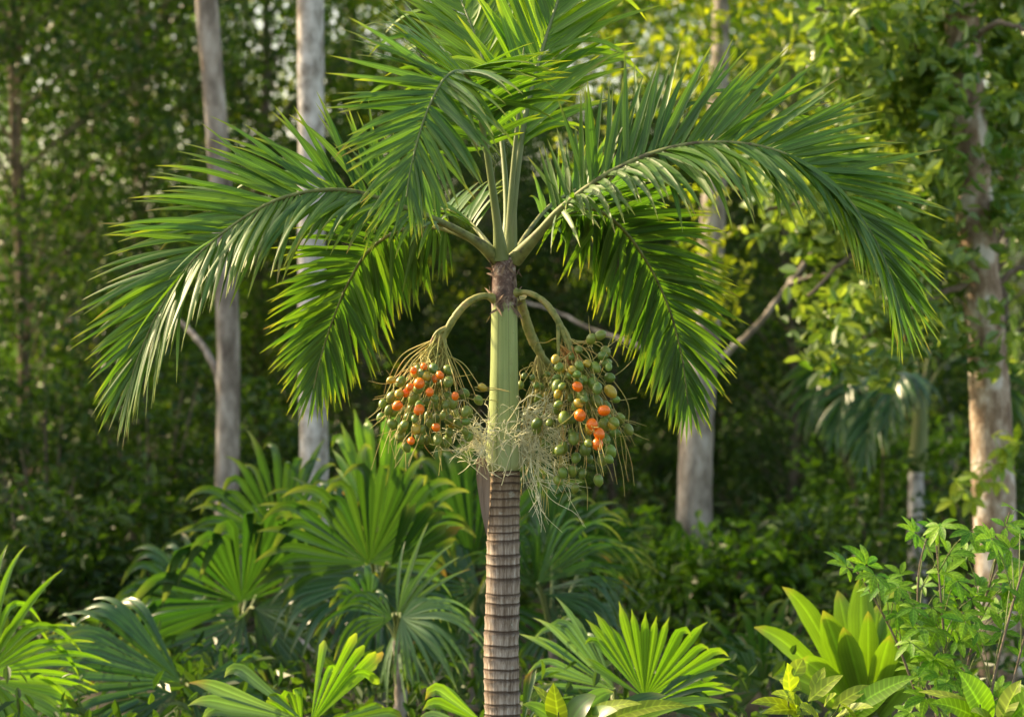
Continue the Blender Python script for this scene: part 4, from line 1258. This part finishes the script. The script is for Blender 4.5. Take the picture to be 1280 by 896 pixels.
# broad-leaved forest trees: three kinds, each built once, then copied with its trunk and crown
def proto_tree(label, h, rw, nclump, per, size, mat, bark, low, up=.5):
    t = thing('forest_tree', (0, 0, 0), label, 'tree', 'leafy trees closing the clearing')
    mb = MB()
    tr = smooth_curve([(0, 0, -.1), (.1, .05, h * .3), (-.05, .1, h * .65), (.1, 0, h)], 30)
    tube(mb, tr, np.linspace(.09, .03, 30), 10)
    cs, rs_ = [], []
    for k in range(nclump):
        zf = rng.uniform(low, 1) ** .9
        a = rng.uniform(0, 6.28)
        env = rw * (math.sin(math.pi * min(1, .18 + .82 * zf)) ** .5 * .95 + .1)
        rad = env * math.sqrt(rng.uniform(.08, 1))
        c = np.array([rad * math.cos(a), rad * math.sin(a), h * zf])
        cs.append(c)
        rs_.append(rng.uniform(.22, .7))
        if k % 3 == 0:
            s = tr[int(np.clip((zf - .12) * 29, 1, 28))]
            tube(mb, smooth_curve([s, s * .5 + c * .5 + np.array([0, 0, .1]), c], 10), np.linspace(.02, .006, 10), 5)
    mb.build('trunk', M[bark], t)
    crown_obj(t, cs, rs_, per, size, mat, .5, up, .3, .65)
    return t


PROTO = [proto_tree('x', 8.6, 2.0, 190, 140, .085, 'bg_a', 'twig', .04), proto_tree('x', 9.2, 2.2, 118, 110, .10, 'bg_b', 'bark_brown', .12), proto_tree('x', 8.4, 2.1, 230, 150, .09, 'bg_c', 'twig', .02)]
used = [False] * 3


def place_tree(kind, u, y, label, s=1.0, rz=None):
    src = PROTO[kind]
    if not used[kind]:
        used[kind] = True
        o = src
    else:
        o = src.copy()
        COL.objects.link(o)
        for ch in list(src.children):
            c = ch.copy()
            COL.objects.link(c)
            c.parent = o
    p = at_ground(u, y)
    o.location = [float(q) for q in p]
    o.rotation_euler = (0, 0, rng.uniform(0, 6.28) if rz is None else rz)
    o.scale = (s * rng.uniform(.92, 1.08), s * rng.uniform(.92, 1.08), s)
    o['label'] = label
    return o


TREES = [
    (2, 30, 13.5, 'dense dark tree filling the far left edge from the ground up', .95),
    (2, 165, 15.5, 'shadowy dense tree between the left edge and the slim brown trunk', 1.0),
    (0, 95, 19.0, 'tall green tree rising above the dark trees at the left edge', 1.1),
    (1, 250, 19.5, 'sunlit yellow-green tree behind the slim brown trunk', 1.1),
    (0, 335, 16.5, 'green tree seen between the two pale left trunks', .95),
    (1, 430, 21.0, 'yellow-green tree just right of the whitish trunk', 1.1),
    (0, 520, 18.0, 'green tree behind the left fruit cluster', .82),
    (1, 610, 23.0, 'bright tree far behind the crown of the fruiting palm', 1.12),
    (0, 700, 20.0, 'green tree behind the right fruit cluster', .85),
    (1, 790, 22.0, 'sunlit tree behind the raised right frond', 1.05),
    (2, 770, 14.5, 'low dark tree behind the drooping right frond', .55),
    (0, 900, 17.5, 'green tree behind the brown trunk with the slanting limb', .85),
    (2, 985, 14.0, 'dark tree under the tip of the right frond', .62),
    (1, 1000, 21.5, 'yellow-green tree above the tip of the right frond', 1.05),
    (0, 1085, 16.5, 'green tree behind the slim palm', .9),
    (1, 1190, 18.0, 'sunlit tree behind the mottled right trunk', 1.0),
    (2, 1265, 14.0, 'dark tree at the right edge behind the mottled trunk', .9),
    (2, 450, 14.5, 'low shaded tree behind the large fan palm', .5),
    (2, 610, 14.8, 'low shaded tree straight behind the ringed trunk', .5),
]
for k, u, y, lab, s in TREES:
    place_tree(k, u, y, lab, s)


# bushes in the middle distance
def bush(u, y, h, wd, n, size, mat, label, per=120):
    b = at_ground(u, y)
    t = thing('bush', b, label, 'bush', 'bushes under the trees')
    cs, rs_ = [], []
    sb = MB()
    for k in range(n):
        a = rng.normal(size=3)
        a = a / np.linalg.norm(a) * rng.uniform(.3, 1)
        c = b + np.array([a[0] * wd, a[1] * wd * .7, h * .5 + a[2] * h * .45])
        cs.append(c)
        rs_.append(rng.uniform(.14, .28))
        if k % 4 == 0:
            tube(sb, smooth_curve([b, b * .4 + c * .6 + np.array([0, 0, .05]), c], 8), np.linspace(.02, .006, 8), 5)
    sb.build('stem', M['twig'], t)
    crown_obj(t, cs, rs_, per, size, mat, .5, .7, .2, .7, name='foliage')
    return t


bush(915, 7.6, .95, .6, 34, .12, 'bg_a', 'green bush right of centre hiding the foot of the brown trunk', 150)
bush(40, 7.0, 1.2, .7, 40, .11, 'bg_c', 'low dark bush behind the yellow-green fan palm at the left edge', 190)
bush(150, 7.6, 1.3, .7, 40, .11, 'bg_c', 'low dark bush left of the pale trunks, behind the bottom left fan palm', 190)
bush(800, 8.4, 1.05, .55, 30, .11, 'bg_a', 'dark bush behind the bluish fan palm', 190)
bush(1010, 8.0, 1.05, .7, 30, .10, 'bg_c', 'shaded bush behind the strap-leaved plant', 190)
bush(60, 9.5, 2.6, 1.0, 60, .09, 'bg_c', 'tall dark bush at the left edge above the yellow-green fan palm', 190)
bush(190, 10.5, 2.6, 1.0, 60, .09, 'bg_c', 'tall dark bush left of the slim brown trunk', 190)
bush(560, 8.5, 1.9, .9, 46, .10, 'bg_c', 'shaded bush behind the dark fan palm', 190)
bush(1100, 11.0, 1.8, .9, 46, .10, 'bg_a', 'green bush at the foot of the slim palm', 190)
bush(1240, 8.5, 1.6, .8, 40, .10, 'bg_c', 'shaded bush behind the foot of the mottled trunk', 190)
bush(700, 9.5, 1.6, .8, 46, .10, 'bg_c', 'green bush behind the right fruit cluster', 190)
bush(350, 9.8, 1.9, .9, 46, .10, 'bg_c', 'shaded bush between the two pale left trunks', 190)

# the far wood and the low ground cover: masses nobody could count
mb = MB()
n = 560
cs = np.stack([rng.uniform(-17, 17, n), rng.uniform(30, 46, n), rng.uniform(0, 1, n) ** 1.35 * 11.0], 1)
leaf_cloud(mb, clumps(cs, rng.uniform(.5, .95, n), 62, .75), .2, .5, .5)
tag(mb.build('distant_wood', M['bg_a'], None, smooth=False), 'blurred mass of forest foliage far behind the clearing', 'forest', kind='stuff')
mb = MB()
n = 1300
yy = rng.uniform(1.5, 29, n)
uu = rng.uniform(-60, 1340, n)
cs = np.stack([(uu - 640) * (yy + CAM_D) / KPX, yy, rng.uniform(.05, .5, n) * (.7 + yy * .05)], 1)
leaf_cloud(mb, clumps(cs, rng.uniform(.15, .3, n) * (.8 + yy * .04), 75, .8), .11, .8, .4)
tag(mb.build('ground_cover', M['bg_c'], None, smooth=False), 'low dark ground cover between the fan palms', 'ground cover', kind='stuff')
# unseen trees added just left of the view to shade the fan palms
for u, y, lab, s in [(-430, 9.0, 'green tree off the left edge, nearest to the clearing', .95), (-330, 11.5, 'dark tree off the left edge, behind the nearest one', 1.0)]:
    place_tree(0, u, y, lab, s)
